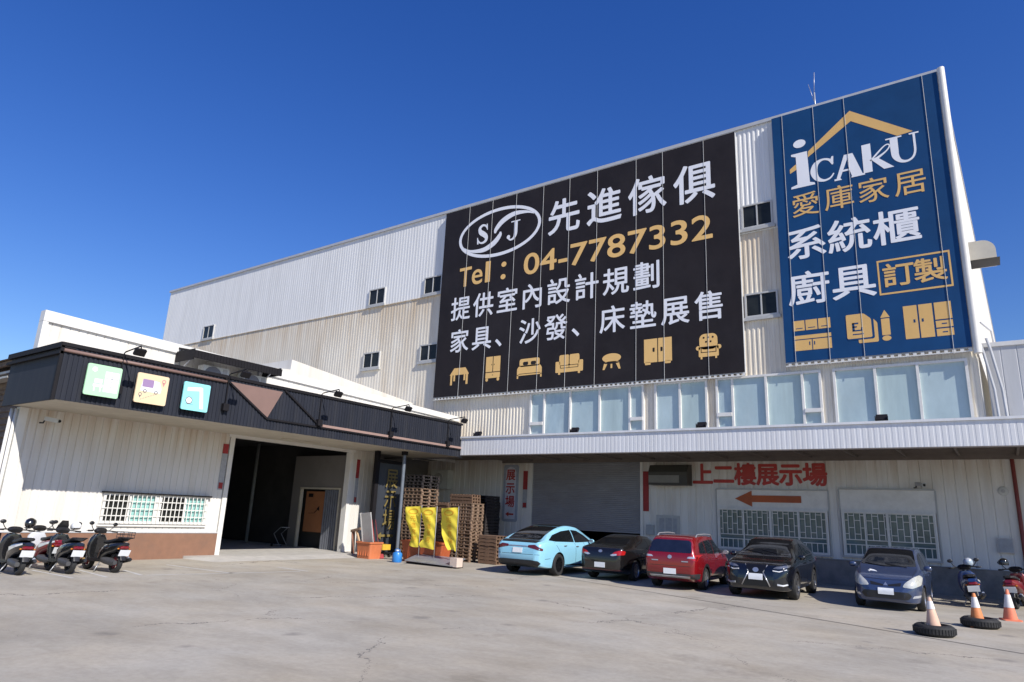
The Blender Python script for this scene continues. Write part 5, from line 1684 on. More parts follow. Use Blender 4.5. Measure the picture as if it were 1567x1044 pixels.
def make_car(sp):
    cb = CarBody(sp)
    L, W, r = sp['L'], sp['W'], sp['r']
    root = empty('car', sp['loc'], sp['label'], 'car', None, sp['rz'])
    # wheel arches cut out of the shell
    me = cb.me
    me.materials.append(sp['paint'])
    me.materials.append(blackp)
    bo = bpy.data.objects.new('body', me)
    COL.objects.link(bo)
    cut = B()
    for ax in sp['axles']:
        for sg in (1, -1):
            M = Matrix.Translation((ax, sg * W / 2, r + .0)) @ Matrix.Rotation(R(90), 4, 'X')
            cut.lathe([(0, -.30), (r + .055, -.30), (r + .055, .30), (0, .30)], 40, 0, M, False)
    cme = cut.mesh('cutter', blackp)
    cobj = bpy.data.objects.new('cutter', cme)
    COL.objects.link(cobj)
    md = bo.modifiers.new('arch', 'BOOLEAN')
    md.operation = 'DIFFERENCE'; md.object = cobj; md.solver = 'EXACT'; md.material_mode = 'TRANSFER'
    dg = bpy.context.evaluated_depsgraph_get(); dg.update()
    nm = bpy.data.meshes.new_from_object(bo.evaluated_get(dg))
    bo.modifiers.clear()
    bo.data = nm
    nm.name = 'body'
    bpy.data.objects.remove(cobj)
    bo.parent = root
    for ax, sp_i in zip(sp['axles'], (0, 1)):
        for sg in (1, -1):
            wheel(root, ax, sg * (W / 2 - .125), r, sp.get('wd', .22), sp['rim'], sp['spokes'], sg, sp.get('rimstyle', 'thin'))
    # lower dark trim, arch trim
    if sp.get('sill'):
        z0, z1 = sp['sill']
        xa, xb = sp['axles']
        b = B()
        for v in 'LR':
            cb.patch([(min(xa, xb) + r + .05, z0), (max(xa, xb) - r - .05, z0), (max(xa, xb) - r - .05, z1), (min(xa, xb) + r + .05, z1)], v, .008, .2, .015, 0, b)
        if sp.get('arch'):
            for ax in sp['axles']:
                pts = [(ax + (r + .05) * math.cos(R(a)), r + (r + .05) * math.sin(R(a))) for a in range(-5, 186, 10)] + [(ax + (r + .13) * math.cos(R(a)), r + (r + .13) * math.sin(R(a))) for a in range(185, -6, -10)]
                for v in 'LR':
                    cb.patch(pts, v, .008, .2, .015, 0, b)
        b.build('sill_trim', blackp, root)
    for name, view, poly, m in sp['patches']:
        vs_ = [(view, poly)]
        if view in ('S',):
            vs_ = [('L', poly), ('R', poly)]
        if view.endswith('2'):
            vs_ = [(view[0], poly), (view[0], mirror_pts(poly))]
        if view == 'T2':
            vs_ = [('T', poly), ('T', [(a, -c) for a, c in poly])]
        for v, p in vs_:
            off = .010 if name in ('plate', 'emblem', 'handle', 'light_inner', 'badge', 'bumper_strip', 'tail_bar', 'bonnet_sticker') else .006
            if name == 'plate': off = .022
            if name == 'rear_diffuser': off = .016
            if name == 'seam': off = .002
            cb.patch(p, v, off, .05 if name not in ('seam',) else .12, .014).build(name, m, root)
    # door seams, handles, mirrors
    b = B()
    for poly in sp['seams']:
        for v in 'LR':
            for p, q in zip(poly, poly[1:]):
                n_ = np.array((-(q[1] - p[1]), q[0] - p[0])); n_ = n_ / np.hypot(*n_) * .006
                cb.patch([(p[0] + n_[0], p[1] + n_[1]), (q[0] + n_[0], q[1] + n_[1]), (q[0] - n_[0], q[1] - n_[1]), (p[0] - n_[0], p[1] - n_[1])], v, .003, .1, .006, 0, b)
    b.build('door_seam', blackp, root)
    b = B()
    xh = sp.get('cowl', 1.3)
    for v, q in (('T', [(xh + .02, sp['W'] * .40), (L / 2 - .35, sp['W'] * .36)]), ('F', [(-sp['W'] * .36, cb.top(L / 2 - .30) - .06), (0, cb.top(L / 2 - .22) - .05), (sp['W'] * .36, cb.top(L / 2 - .30) - .06)]), ('B', [(-sp['W'] * .42, .70), (sp['W'] * .42, .70)])):
        for sg in ((1, -1) if v == 'T' else (1,)):
            for p, q_ in zip(q, q[1:]):
                p2, q2 = ((p[0], p[1] * sg), (q_[0], q_[1] * sg)) if v == 'T' else (p, q_)
                n_ = np.array((-(q2[1] - p2[1]), q2[0] - p2[0])); n_ = n_ / np.hypot(*n_) * .005
                cb.patch([(p2[0] + n_[0], p2[1] + n_[1]), (q2[0] + n_[0], q2[1] + n_[1]), (q2[0] - n_[0], q2[1] - n_[1]), (p2[0] - n_[0], p2[1] - n_[1])], v, .003, .1, .006, 0, b)
    b.build('panel_gap', blackp, root)
    for hx, hz in sp['handles']:
        for v, sg in (('L', 1), ('R', -1)):
            p = cb.surf(hx, hz, v)
            b = B()
            b.tube([p + Vector((-.09, sg * .005, 0)), p + Vector((-.07, sg * .03, 0)), p + Vector((.07, sg * .03, 0)), p + Vector((.09, sg * .005, 0))], .014, 6)
            b.build('door_handle', sp.get('handle_m', sp['paint']), root)
    mx, mz = sp['mirror']
    for v, sg in (('L', 1), ('R', -1)):
        p = cb.surf(mx, mz, v)
        b = B()
        b.ball(p + Vector((-.0, sg * .15, .03)), .07, .10, .075)
        b.bar(p + Vector((0, -sg * .02, -.02)), p + Vector((0, sg * .1, .0)), .05, .03)
        mo = b.build('wing_mirror', sp.get('mirror_m', sp['paint']), root)
        b = B(); b.box(-.078, -.066, -.08, .08, -.05, .05, 0, Matrix.Translation(p + Vector((0, sg * .15, .03)))); b.build('mirror_glass', chrome, mo)
    for fn in sp.get('extra', ()):
        fn(cb, root, sp)
    return root

R90 = R(90)
def paint(name, c, metal=.25, rough=.28):
    return mat(name, c, rough, metal, .03, 30, coat=1.0)
# --- pale blue coupe-like electric SUV
def spoiler(cb, root, sp):
    b = B(); b.loft([((-2.40, 0, 1.10), .70, .015), ((-2.28, 0, 1.135), .74, .022), ((-2.15, 0, 1.15), .74, .012)], 0, 14, 4)
    b.build('spoiler', blackp, root)
def rails(cb, root, sp):
    for sg in (1, -1):
        y = sg * sp['W'] * .355
        b = B()
        pts = [Vector((x, y, cb.top(x) - .045 + (.0 if abs(t) == 1 else .075))) for x, t in ((-1.5, -1), (-1.35, 0), (-.4, 0), (.25, 0), (.42, 1))]
        b.tube(pts, .02, 8)
        b.build('roof_rail', steel, root)
def wipers(cb, root, sp):
    b = B()
    x0 = sp['cowl']
    for y0 in (-.05, .45):
        pts = []
        for k in range(5):
            x, y = x0 - .02 - .04 * k, y0 - .13 * k
            pts.append(Vector((x, y, cb.top(x) + .025 - .02 * abs(y))))
        b.tube(pts, .01, 5)
    b.build('wiper', blackp, root)

tesla_paint = paint('pale_blue_paint', (0.25, 0.53, 0.68), .0, .3)
make_car(dict(L=5.0, W=2.0, r=.365, wd=.26, axles=(1.62, -1.345), rim=rimblack, spokes=10, rimstyle='wide', loc=(-13.80, 22.25, 0), rz=R(92),
    label='pale sky blue rounded electric SUV with dark glass roof parked nose-in by the shutter', paint=tesla_paint, handle_m=chrome,
    top=[(-2.5, .72), (-2.46, .95), (-2.38, 1.09), (-2.1, 1.17), (-1.7, 1.36), (-1.0, 1.57), (-.2, 1.68), (.4, 1.64), (1.0, 1.45), (1.6, 1.15), (1.75, 1.08), (2.2, .95), (2.45, .78), (2.5, .6)],
    belt=[(-2.5, .70), (-2.42, 1.0), (-2.0, 1.10), (-1, 1.07), (0, 1.04), (1.5, .98), (2.2, .86), (2.5, .58)],
    bot=[(-2.5, .40), (-2.3, .30), (-1.8, .24), (2.0, .22), (2.4, .26), (2.5, .36)],
    plan=[(-2.5, .70), (-2.42, .84), (-2.15, .94), (-1.3, 1.0), (.8, .99), (1.6, .97), (2.1, .88), (2.4, .7), (2.5, .45)],
    roofw=[(-2.5, .74), (-1.5, .66), (-.5, .66), (.5, .66), (1.6, .74), (2.5, .8)],
    sill=(.24, .36), cowl=1.6,
    patches=[('side_window', 'S', rpoly([(-1.9, 1.17), (-1.45, 1.34), (-.8, 1.47), (-.16, 1.52), (-.16, 1.10), (-1.5, 1.13)], .04), car_glass),
             ('side_window', 'S', rpoly([(-.10, 1.52), (.35, 1.49), (.85, 1.34), (1.30, 1.10), (-.10, 1.09)], .04), car_glass),
             ('rear_window', 'T', rpoly([(-2.12, -.62), (-2.05, -.66), (-.75, -.56), (-.75, .56), (-2.05, .66), (-2.12, .62)], .06), car_glass),
             ('roof_glass', 'T', rpoly([(-.70, -.56), (.35, -.56), (.35, .56), (-.70, .56)], .05), car_glass),
             ('windscreen', 'T', rpoly([(.40, -.56), (1.52, -.70), (1.62, 0), (1.52, .70), (.40, .56)], .06), car_glass),
             ('tail_lamp', 'B2', rpoly([(.38, .93), (.40, 1.0), (.66, 1.02), (.90, .90), (.90, .82), (.66, .88)], .03), mat('smoked_red_lamp', (.10, .012, .014), .12, 0, .2, 8, coat=.8)),
             ('tail_bar', 'B', rpoly([(-.38, .94), (.38, .94), (.38, .975), (-.38, .975)], .01), chrome),
             ('plate', 'B', rc(-.19, .19, .74, .90), plate_m),
             ('rear_diffuser', 'B', rpoly([(-.86, .42), (-.72, .30), (.72, .30), (.86, .42), (.8, .50), (.55, .52), (-.55, .52), (-.8, .50)], .03), blackp),
             ('head_lamp', 'F2', rpoly([(.45, .72), (.85, .86), (.88, .78), (.55, .66)], .03), lamp_clear)],
    seams=[[(.62, .45), (.66, .8), (.60, 1.08)], [(-.13, .42), (-.12, 1.08)], [(-1.0, .42), (-1.35, .85), (-1.6, 1.1)], [(-2.2, .56), (-1.9, .58)]],
    handles=[(.0, .96), (-.9, .99)], mirror=(1.05, 1.10), extra=[spoiler]))
# --- black saloon
mazda_paint = paint('black_metallic_paint', (0.012, 0.011, 0.012), .3, .22)
make_car(dict(L=4.58, W=1.755, r=.325, axles=(1.37, -1.27), rim=alloy, spokes=10, loc=(-11.18, 23.15, 0), rz=R(91),
    label='black saloon car parked nose-in between pale blue and red cars', paint=mazda_paint,
    top=[(-2.29, .72), (-2.25, .93), (-2.15, 1.05), (-1.9, 1.09), (-1.55, 1.14), (-.9, 1.37), (-.25, 1.46), (.3, 1.43), (.7, 1.29), (1.25, 1.02), (1.4, .97), (1.9, .86), (2.2, .72), (2.29, .55)],
    belt=[(-2.29, .70), (-2.22, .92), (-2.1, 1.02), (-1.5, 1.03), (0, .96), (1.2, .91), (1.9, .8), (2.29, .52)],
    bot=[(-2.29, .36), (-2.1, .27), (-1.7, .2), (1.9, .19), (2.2, .22), (2.29, .32)],
    plan=[(-2.29, .66), (-2.22, .82), (-2.0, .93), (-1.3, .99), (.8, 1.0), (1.5, .97), (2.0, .88), (2.2, .72), (2.29, .45)],
    roofw=[(-2.29, .72), (-1.5, .64), (-.5, .66), (.5, .66), (1.4, .74), (2.29, .8)], cowl=1.28,
    patches=[('side_window', 'S', rpoly([(-1.25, 1.07), (-.85, 1.24), (-.35, 1.33), (-.16, 1.34), (-.16, 1.01), (-1.1, 1.04)], .04), car_glass),
             ('side_window', 'S', rpoly([(-.10, 1.34), (.25, 1.32), (.62, 1.2), (1.0, 1.0), (-.10, 1.0)], .04), car_glass),
             ('rear_window', 'T', rpoly([(-1.58, -.55), (-1.0, -.52), (-1.0, .52), (-1.58, .55), (-1.66, 0)], .05), car_glass),
             ('windscreen', 'T', rpoly([(.42, -.52), (1.15, -.64), (1.25, 0), (1.15, .64), (.42, .52)], .06), car_glass),
             ('tail_lamp', 'B2', rpoly([(.42, .84), (.50, .92), (.70, .98), (.80, .96), (.80, .84), (.62, .82)], .03), lamp_red),
             ('light_inner', 'B2', rpoly([(.36, .82), (.44, .86), (.60, .87), (.60, .82), (.44, .79)], .02), lamp_clear),
             ('emblem', 'B', ell(0, .93, .07, .045, 18), chrome),
             ('plate', 'B', rc(-.19, .19, .42, .58), plate_m),
             ('rear_lip', 'B', rpoly([(-.75, .33), (.75, .33), (.70, .37), (-.70, .37)], .01), mat('grey_red_reflector', (.12, .05, .05), .3)),
             ('head_lamp', 'F2', rpoly([(.40, .66), (.80, .80), (.80, .70), (.50, .62)], .03), lamp_clear)],
    seams=[[(.75, .35), (.8, .7), (.72, .94)], [(-.13, .33), (-.13, 1.0)], [(-.85, .35), (-1.0, .7), (-1.15, 1.0)]],
    handles=[(.05, .84), (-.8, .87)], mirror=(.92, 1.0)))
# --- red crossover
red_paint = paint('deep_red_paint', (0.23, 0.006, 0.010), .25, .26)
make_car(dict(L=4.42, W=1.70, r=.32, axles=(1.42, -1.2), rim=alloy, spokes=7, rimstyle='wide', loc=(-8.62, 22.42, 0), rz=R(95),
    label='deep red crossover with silver roof rails, rear towards the yard', paint=red_paint, mirror_m=chrome,
    top=[(-2.21, .75), (-2.19, .98), (-2.13, 1.12), (-2.0, 1.36), (-1.86, 1.50), (-1.55, 1.57), (-.5, 1.60), (.3, 1.57), (.6, 1.47), (1.3, 1.08), (1.45, 1.02), (1.9, .9), (2.15, .75), (2.21, .55)],
    belt=[(-2.21, .72), (-2.17, .98), (-2.05, 1.03), (-1, 1.0), (0, .97), (1.3, .94), (1.9, .83), (2.21, .52)],
    bot=[(-2.21, .40), (-2.0, .30), (-1.7, .23), (1.9, .22), (2.1, .26), (2.21, .34)],
    plan=[(-2.21, .80), (-2.17, .88), (-2.0, .95), (-1.3, 1.0), (.8, 1.0), (1.5, .97), (1.95, .88), (2.15, .7), (2.21, .45)],
    roofw=[(-2.21, .80), (-1.8, .74), (-.5, .74), (.5, .72), (1.4, .76), (2.21, .8)], sill=(.23, .38), arch=True, cowl=1.32,
    patches=[('side_window', 'S', rpoly([(-1.72, 1.08), (-1.55, 1.36), (-1.05, 1.42), (-1.02, 1.06)], .04), car_glass),
             ('side_window', 'S', rpoly([(-.96, 1.06), (-.98, 1.43), (-.12, 1.46), (-.12, 1.03)], .04), car_glass),
             ('side_window', 'S', rpoly([(-.06, 1.03), (-.06, 1.46), (.32, 1.44), (.62, 1.33), (1.1, 1.03)], .04), car_glass),
             ('rear_window', 'B', rpoly([(-.66, 1.08), (.66, 1.08), (.60, 1.40), (.50, 1.44), (-.50, 1.44), (-.60, 1.40)], .06), mat('rear_blue_glass', (0.011, 0.014, 0.028), .05, 0, .3, 3, coat=.5)),
             ('windscreen', 'T', rpoly([(.40, -.56), (1.2, -.64), (1.3, 0), (1.2, .64), (.40, .56)], .06), car_glass),
             ('tail_lamp', 'B2', rpoly([(.56, .92), (.60, 1.0), (.80, 1.04), (.80, .86), (.70, .88)], .02), lamp_red),
             ('light_inner', 'B2', rpoly([(.52, .93), (.56, .98), (.74, .99), (.74, .93)], .02), lamp_clear),
             ('emblem', 'B', ell(0, .95, .065, .055, 18), chrome),
             ('badge', 'B2', rc(.36, .56, .82, .85), chrome),
             ('plate', 'B', rc(-.19, .19, .46, .62), plate_m),
             ('rear_bumper', 'B', rpoly([(-.80, .34), (.80, .34), (.82, .50), (.60, .48), (-.60, .48), (-.82, .50)], .03), mat('dark_grey_bumper', (.03, .03, .032), .5)),
             ('bumper_strip', 'B', rpoly([(-.60, .36), (.60, .36), (.62, .42), (-.62, .42)], .015), steel),
             ('head_lamp', 'F2', rpoly([(.40, .70), (.78, .86), (.80, .74), (.50, .66)], .03), lamp_clear)],
    seams=[[(.8, .4), (.84, .75), (.76, .98)], [(-.09, .4), (-.09, 1.02)], [(-.80, .42), (-1.0, .75), (-1.0, 1.03)]],
    handles=[(.1, .88), (-.75, .90)], mirror=(.98, 1.03), extra=[rails]))
# --- black SUV with spindle grille, facing the yard
lex_paint = paint('black_blue_paint', (0.008, 0.009, 0.013), .3, .2)
def spindle(cb, root, sp):
    b = B()
    L_ = [(.30, .92), (.20, .72), (.38, .36)]
    for sg in (1, -1):
        for p, q in zip(L_, L_[1:]):
            P0, P1 = cb.surf(sg * p[0], p[1], 'F'), cb.surf(sg * q[0], q[1], 'F')
            b.tube([P0 + Vector((.012, 0, 0)), P1 + Vector((.012, 0, 0))], .016, 6)
    b.build('grille_surround', chrome, root)
    b = B()
    for sg in (1, -1):
        P = [cb.surf(sg * a, c, 'F') + Vector((.014, 0, 0)) for a, c in ((.46, .78), (.62, .76), (.80, .82))]
        b.tube(P, .014, 6)
    b.build('running_light', plate_m, root)
    b = B()
    for sg in (1, -1):
        P = [cb.surf(sg * a, c, 'F') + Vector((.014, 0, 0)) for a, c in ((.56, .42), (.70, .40), (.80, .43))]
        b.tube(P, .03, 6)
    b.build('fog_trim', steel, root)
make_car(dict(L=4.63, W=1.86, r=.365, wd=.24, axles=(1.40, -1.26), rim=mat('dark_alloy', (.22, .22, .23), .3, .8, .1, 6), spokes=5, rimstyle='wide', loc=(-5.98, 22.48, 0), rz=R(-87.5),
    label='black SUV with chrome-edged hourglass grille facing the yard', paint=lex_paint,
    top=[(-2.315, .75), (-2.28, 1.0), (-2.15, 1.18), (-1.85, 1.42), (-1.6, 1.54), (-1.0, 1.62), (-.3, 1.645), (.15, 1.60), (.6, 1.43), (1.1, 1.19), (1.25, 1.12), (1.8, 1.03), (2.1, .95), (2.27, .80), (2.315, .6)],
    belt=[(-2.315, .72), (-2.25, 1.0), (-2.1, 1.12), (-1, 1.08), (0, 1.04), (1.2, 1.02), (1.8, .96), (2.15, .86), (2.315, .56)],
    bot=[(-2.315, .42), (-2.1, .32), (-1.7, .25), (1.9, .23), (2.2, .25), (2.315, .34)],
    plan=[(-2.315, .74), (-2.25, .86), (-2.0, .95), (-1.3, 1.0), (.8, .99), (1.5, 1.0), (1.95, .94), (2.2, .80), (2.315, .55)],
    roofw=[(-2.315, .76), (-1.6, .68), (-.5, .69), (.5, .68), (1.3, .74), (2.315, .8)], sill=(.24, .38), arch=True, cowl=1.14,
    patches=[('side_window', 'S', rpoly([(-1.75, 1.18), (-1.35, 1.40), (-.80, 1.47), (-.20, 1.49), (-.20, 1.10), (-1.5, 1.14)], .04), car_glass),
             ('side_window', 'S', rpoly([(-.14, 1.10), (-.14, 1.49), (.15, 1.46), (.5, 1.33), (.92, 1.09)], .04), car_glass),
             ('rear_window', 'B', rpoly([(-.62, 1.12), (.62, 1.12), (.54, 1.46), (-.54, 1.46)], .06), car_glass),
             ('windscreen', 'T', rpoly([(.28, -.58), (1.0, -.70), (1.12, 0), (1.0, .70), (.28, .58)], .06), car_glass),
             ('grille', 'F', rpoly([(-.30, .92), (.30, .92), (.20, .72), (.38, .36), (-.38, .36), (-.20, .72)], .02), mat('grille_black', (.006, .006, .007), .35, 0, .3, 20)),
             ('emblem', 'F', ell(0, .78, .08, .06, 18), chrome),
             ('plate', 'F', rc(-.19, .19, .52, .68), plate_m),
             ('head_lamp', 'F2', rpoly([(.46, .83), (.54, .885), (.72, .92), (.86, .94), (.84, .88), (.62, .835)], .02), mat('smoked_head_lamp', (.16, .17, .2), .1, .4, .3, 14, coat=.8)),
             ('air_intake', 'F2', rpoly([(.44, .40), (.50, .56), (.76, .60), (.82, .46), (.66, .36)], .03), blackp),
             ('tail_lamp', 'B2', rpoly([(.40, .98), (.86, 1.06), (.86, .92), (.5, .92)], .03), lamp_red)],
    seams=[[(.72, .42), (.78, .8), (.70, 1.05)], [(-.17, .42), (-.17, 1.08)], [(-.80, .42), (-1.05, .8), (-1.25, 1.1)]],
    handles=[(.05, .95), (-.85, .99)], mirror=(.86, 1.10), mirror_m=lex_paint, extra=[spindle, wipers]))
# --- slate blue compact estate, facing the yard
colt_paint = paint('faded_slate_blue_paint', (0.033, 0.052, 0.115), .2, .34)
def sticker(cb, root, sp):
    for a, c in ((1.55, -.32), (1.60, -.26), (1.50, -.22)):
        pass
make_car(dict(L=4.185, W=1.68, r=.30, wd=.19, axles=(1.28, -1.22), rim=alloy, spokes=9, loc=(-2.78, 22.82, 0), rz=R(-89),
    label='dusty slate blue compact estate car facing the yard beside the cones', paint=colt_paint, mirror_m=colt_paint,
    top=[(-2.09, .8), (-2.06, 1.0), (-1.98, 1.2), (-1.82, 1.43), (-1.5, 1.51), (-.5, 1.55), (.1, 1.53), (.42, 1.43), (1.2, 1.04), (1.32, 1.0), (1.75, .86), (1.98, .72), (2.09, .5)],
    belt=[(-2.09, .76), (-2.04, 1.0), (-1.8, 1.02), (0, .97), (1.2, .93), (1.7, .80), (1.95, .68), (2.09, .46)],
    bot=[(-2.09, .38), (-1.9, .28), (-1.6, .2), (1.7, .19), (2.0, .21), (2.09, .28)],
    plan=[(-2.09, .80), (-2.04, .88), (-1.8, .95), (-1.2, 1.0), (.8, 1.0), (1.3, .97), (1.75, .88), (1.98, .74), (2.09, .50)],
    roofw=[(-2.09, .80), (-1.6, .74), (-.5, .74), (.4, .72), (1.2, .76), (2.09, .8)], cowl=1.22,
    patches=[('side_window', 'S', rpoly([(-1.68, 1.08), (-1.5, 1.36), (-.95, 1.40), (-.95, 1.04)], .04), car_glass),
             ('side_window', 'S', rpoly([(-.89, 1.04), (-.89, 1.40), (-.12, 1.42), (-.12, 1.02)], .04), car_glass),
             ('side_window', 'S', rpoly([(-.06, 1.02), (-.06, 1.42), (.22, 1.38), (.5, 1.27), (.98, 1.01)], .04), car_glass),
             ('rear_window', 'B', rpoly([(-.62, 1.08), (.62, 1.08), (.54, 1.38), (-.54, 1.38)], .06), car_glass),
             ('windscreen', 'T', rpoly([(.24, -.54), (1.08, -.66), (1.18, 0), (1.08, .66), (.24, .54)], .06), car_glass),
             ('head_lamp', 'F2', rpoly([(.38, .60), (.44, .70), (.62, .84), (.74, .90), (.80, .84), (.78, .66), (.60, .58)], .04), mat('clouded_head_lamp', (.55, .55, .50), .15, .2, .2, 10, coat=.6)),
             ('grille', 'F', rpoly([(-.36, .70), (-.06, .64), (-.06, .60), (-.34, .62)], .01), blackp),
             ('grille', 'F', rpoly([(.36, .70), (.06, .64), (.06, .60), (.34, .62)], .01), blackp),
             ('emblem', 'F', [(0, .70), (.05, .62), (-.05, .62)], chrome),
             ('lower_intake', 'F', rpoly([(-.50, .30), (.50, .30), (.58, .40), (.50, .48), (-.50, .48), (-.58, .40)], .04), blackp),
             ('fog_lamp', 'F2', rpoly([(.58, .34), (.74, .36), (.76, .42), (.62, .40)], .02), lamp_clear),
             ('plate', 'F', rc(-.18, .18, .40, .55), plate_m),
             ('bonnet_sticker', 'T', rpoly([(1.42, -.42), (1.48, -.30), (1.58, -.22), (1.52, -.46), (1.60, -.40)], .02), pic_white),
             ('tail_lamp', 'B2', rpoly([(.62, .95), (.76, .95), (.74, 1.3), (.64, 1.3)], .02), lamp_red)],
    seams=[[(.70, .35), (.74, .7), (.66, .97)], [(-.09, .35), (-.09, 1.02)], [(-.80, .38), (-.95, .7), (-.95, 1.02)]],
    handles=[(.1, .85), (-.75, .88)], mirror=(.88, 1.02), extra=[wipers]))

# ------------------------------------------------------------------ scooters
def make_scooter(sp):
    """x forward; wheels touch z=0"""
    root = empty('scooter', sp['loc'], sp['label'], 'scooter', None, 0, (sp.get('lean', R(3)), 0, sp['rz']))
    root.scale = (1.04, 1.12, 1.05)
    pm, tm = sp['paint'], sp.get('trim', blackp)
    for x, wn, rad in ((.64, 'front', .245), (-.60, 'rear', .245)):
        w_ = bpy.data.objects.new('wheel', None); COL.objects.link(w_); w_.parent = root; w_.location = (x, 0, rad)
        M = Matrix.Rotation(R(90), 4, 'X')
        b = B()
        b.lathe([(.15, -.045), (.20, -.058), (.235, -.04), (rad, 0), (.235, .04), (.20, .058), (.15, .045), (.14, 0), (.15, -.045)], 30, 0, M)
        b.build('tyre', rubber, w_)
        b = B()
        b.lathe([(.152, -.03), (.13, -.02), (.13, .02), (.152, .03)], 24, 0, M)
        for k in range(5):
            b.box(.02, .14, -.014, .014, -.02, .02, 0, M @ Matrix.Rotation(2 * math.pi * k / 5, 4, 'Z'))
        b.lathe([(0, -.05), (.035, -.05), (.035, .05), (0, .05)], 12, 0, M)
        b.build('rim', sp.get('rim', rimblack), w_)
    b = B()
    for sg in (1, -1):
        b.tube([(.64, sg * .085, .245), (.55, sg * .085, .52), (.48, sg * .05, .70)], .024, 8)
    b.tube([(.48, 0, .66), (.40, 0, .98)], .03, 8)
    b.build('fork', steel, root)
    b = B(); b.loft([((.86, 0, .38), .05, .01), ((.78, 0, .50), .075, .025), ((.62, 0, .54), .085, .03), ((.47, 0, .48), .08, .02), ((.40, 0, .36), .06, .01)], 0, 14); b.build('front_fender', pm, root)
    # leg shield with cowl
    b = B(); b.loft([((.40, 0, .27), .13, .04), ((.43, 0, .42), .21, .05), ((.44, 0, .62), .23, .07), ((.42, 0, .80), .20, .085), ((.40, 0, .90), .13, .06)], 0, 20, 3); b.build('leg_shield', pm, root)
    b = B(); b.loft([((.60, 0, .62), .05, .05), ((.55, 0, .72), .13, .07), ((.50, 0, .82), .12, .06)], 0, 16); b.build('front_lamp', lamp_clear, root)
    b = B(); b.loft([((.33, 0, .965), .12, .05), ((.40, 0, 1.0), .16, .075), ((.50, 0, .97), .11, .05)], 0, 16, 2.4); b.build('handlebar_cowl', tm, root)
    b = B()
    b.tube([(.30, .36, .985), (.36, .22, 1.0), (.39, 0, 1.0), (.36, -.22, 1.0), (.30, -.36, .985)], .016, 8)
    hb = b.build('handlebar', tm, root)
    for sg in (1, -1):
        b = B(); b.tube([(.31, sg * .25, .99), (.295, sg * .37, .985)], .021, 8); b.tube([(.37, sg * .2, 1.0), (.40, sg * .36, .985)], .008, 5); b.build('grip', rubber, hb)
    for sg in (1, -1):
        b = B()
        b.tube([(.37, sg * .19, 1.0), (.36, sg * .25, 1.07), (.34, sg * .29, 1.14)], .010, 6)
        b.ball((.33, sg * .30, 1.18), .02, .065, .05)
        b.build('mirror', tm, root)
    b = B(); b.box(-.12, .42, -.16, .16, .255, .31); b.box(-.05, .36, -.19, .19, .235, .256); b.build('floorboard', blackp, root)
    # tail body, seat, engine
    b = B(); b.loft([((-.04, 0, .32), .16, .12), ((-.12, 0, .48), .19, .16), ((-.30, 0, .57), .205, .16), ((-.60, 0, .63), .19, .13), ((-.78, 0, .685), .14, .085), ((-.88, 0, .72), .08, .04)], 0, 20, 3); b.build('tail_body', sp.get('body2', pm), root)
    b = B(); b.loft([((.0, 0, .70), .07, .02), ((-.08, 0, .735), .13, .05), ((-.32, 0, .755), .145, .05), ((-.52, 0, .80), .14, .05), ((-.74, 0, .825), .12, .04), ((-.83, 0, .82), .06, .02)], 0, 18, 3.2); b.build('seat', mat('seat_vinyl', (.018, .018, .02), .5, 0, .15, 6), root)
    b = B(); b.loft([((-.10, .02, .30), .12, .08), ((-.35, .06, .28), .13, .09), ((-.62, .10, .25), .06, .08), ((-.74, .10, .25), .05, .05)], 0, 14, 3); b.build('engine', mat('engine_grey', (.09, .09, .095), .5, .4, .2, 8), root)
    b = B(); b.tube([(-.15, -.10, .2), (-.38, -.16, .2), (-.42, -.17, .24), (-.86, -.18, .34), (-.90, -.18, .35)], [.02, .02, .042, .05, .035], 14); b.build('exhaust', blackp, root)
    b = B(); b.tube([(-.36, -.17, .285), (-.78, -.185, .385)], .03, 8); b.build('heat_shield', sp.get('shield', steel), root)
    b = B(); b.loft([((-.36, 0, .44), .07, .015), ((-.55, 0, .53), .085, .02), ((-.74, 0, .53), .085, .02), ((-.84, 0, .44), .075, .012), ((-.90, 0, .32), .065, .008)], 0, 14); b.build('rear_fender', blackp, root)
    b = B(); b.loft([((-.80, 0, .615), .12, .06), ((-.86, 0, .635), .11, .05), ((-.885, 0, .645), .07, .03)], 0, 16, 2.6); b.build('tail_lamp', mat('scooter_tail_lamp', (.16, .008, .008), .15, 0, .2, 8, coat=.5), root)
    for sg in (1, -1):
        b = B(); b.ball((-.81, sg * .135, .60), .02, .025, .02); b.build('indicator', mat('amber_lens', (.5, .16, .01), .2, 0, .1, 6), root)
    Mp = Matrix.Translation((-.88, 0, .50)) @ Matrix.Rotation(R(-22), 4, 'Y')
    b = B(); b.box(-.006, .006, -.13, .13, -.08, .08, 0, Mp); b.build('plate', plate_m, root)
    if sp.get('rack'):
        b = B()
        for sg in (1, -1):
            b.tube([(-.60, sg * .15, .80), (-.76, sg * .15, .86), (-.93, sg * .10, .87), (-.94, 0, .87)], .014, 6)
        b.build('grab_rail', sp.get('rail_m', blackp), root)
    if sp.get('basket'):
        b = B()
        for zz in (.88, .95, 1.02):
            b.tube([(-.62, -.14, zz), (-.62, .14, zz), (-.92, .14, zz), (-.92, -.14, zz), (-.62, -.14, zz)], .008, 5)
        for x_, y_ in ((-.62, -.14), (-.62, 0), (-.62, .14), (-.77, .14), (-.92, .14), (-.92, 0), (-.92, -.14), (-.77, -.14)):
            b.tube([(x_, y_, .86), (x_, y_, 1.03)], .007, 5)
        b.box(-.9, -.64, -.12, .12, .862, .868)
        b.build('rear_basket', blackp, root)
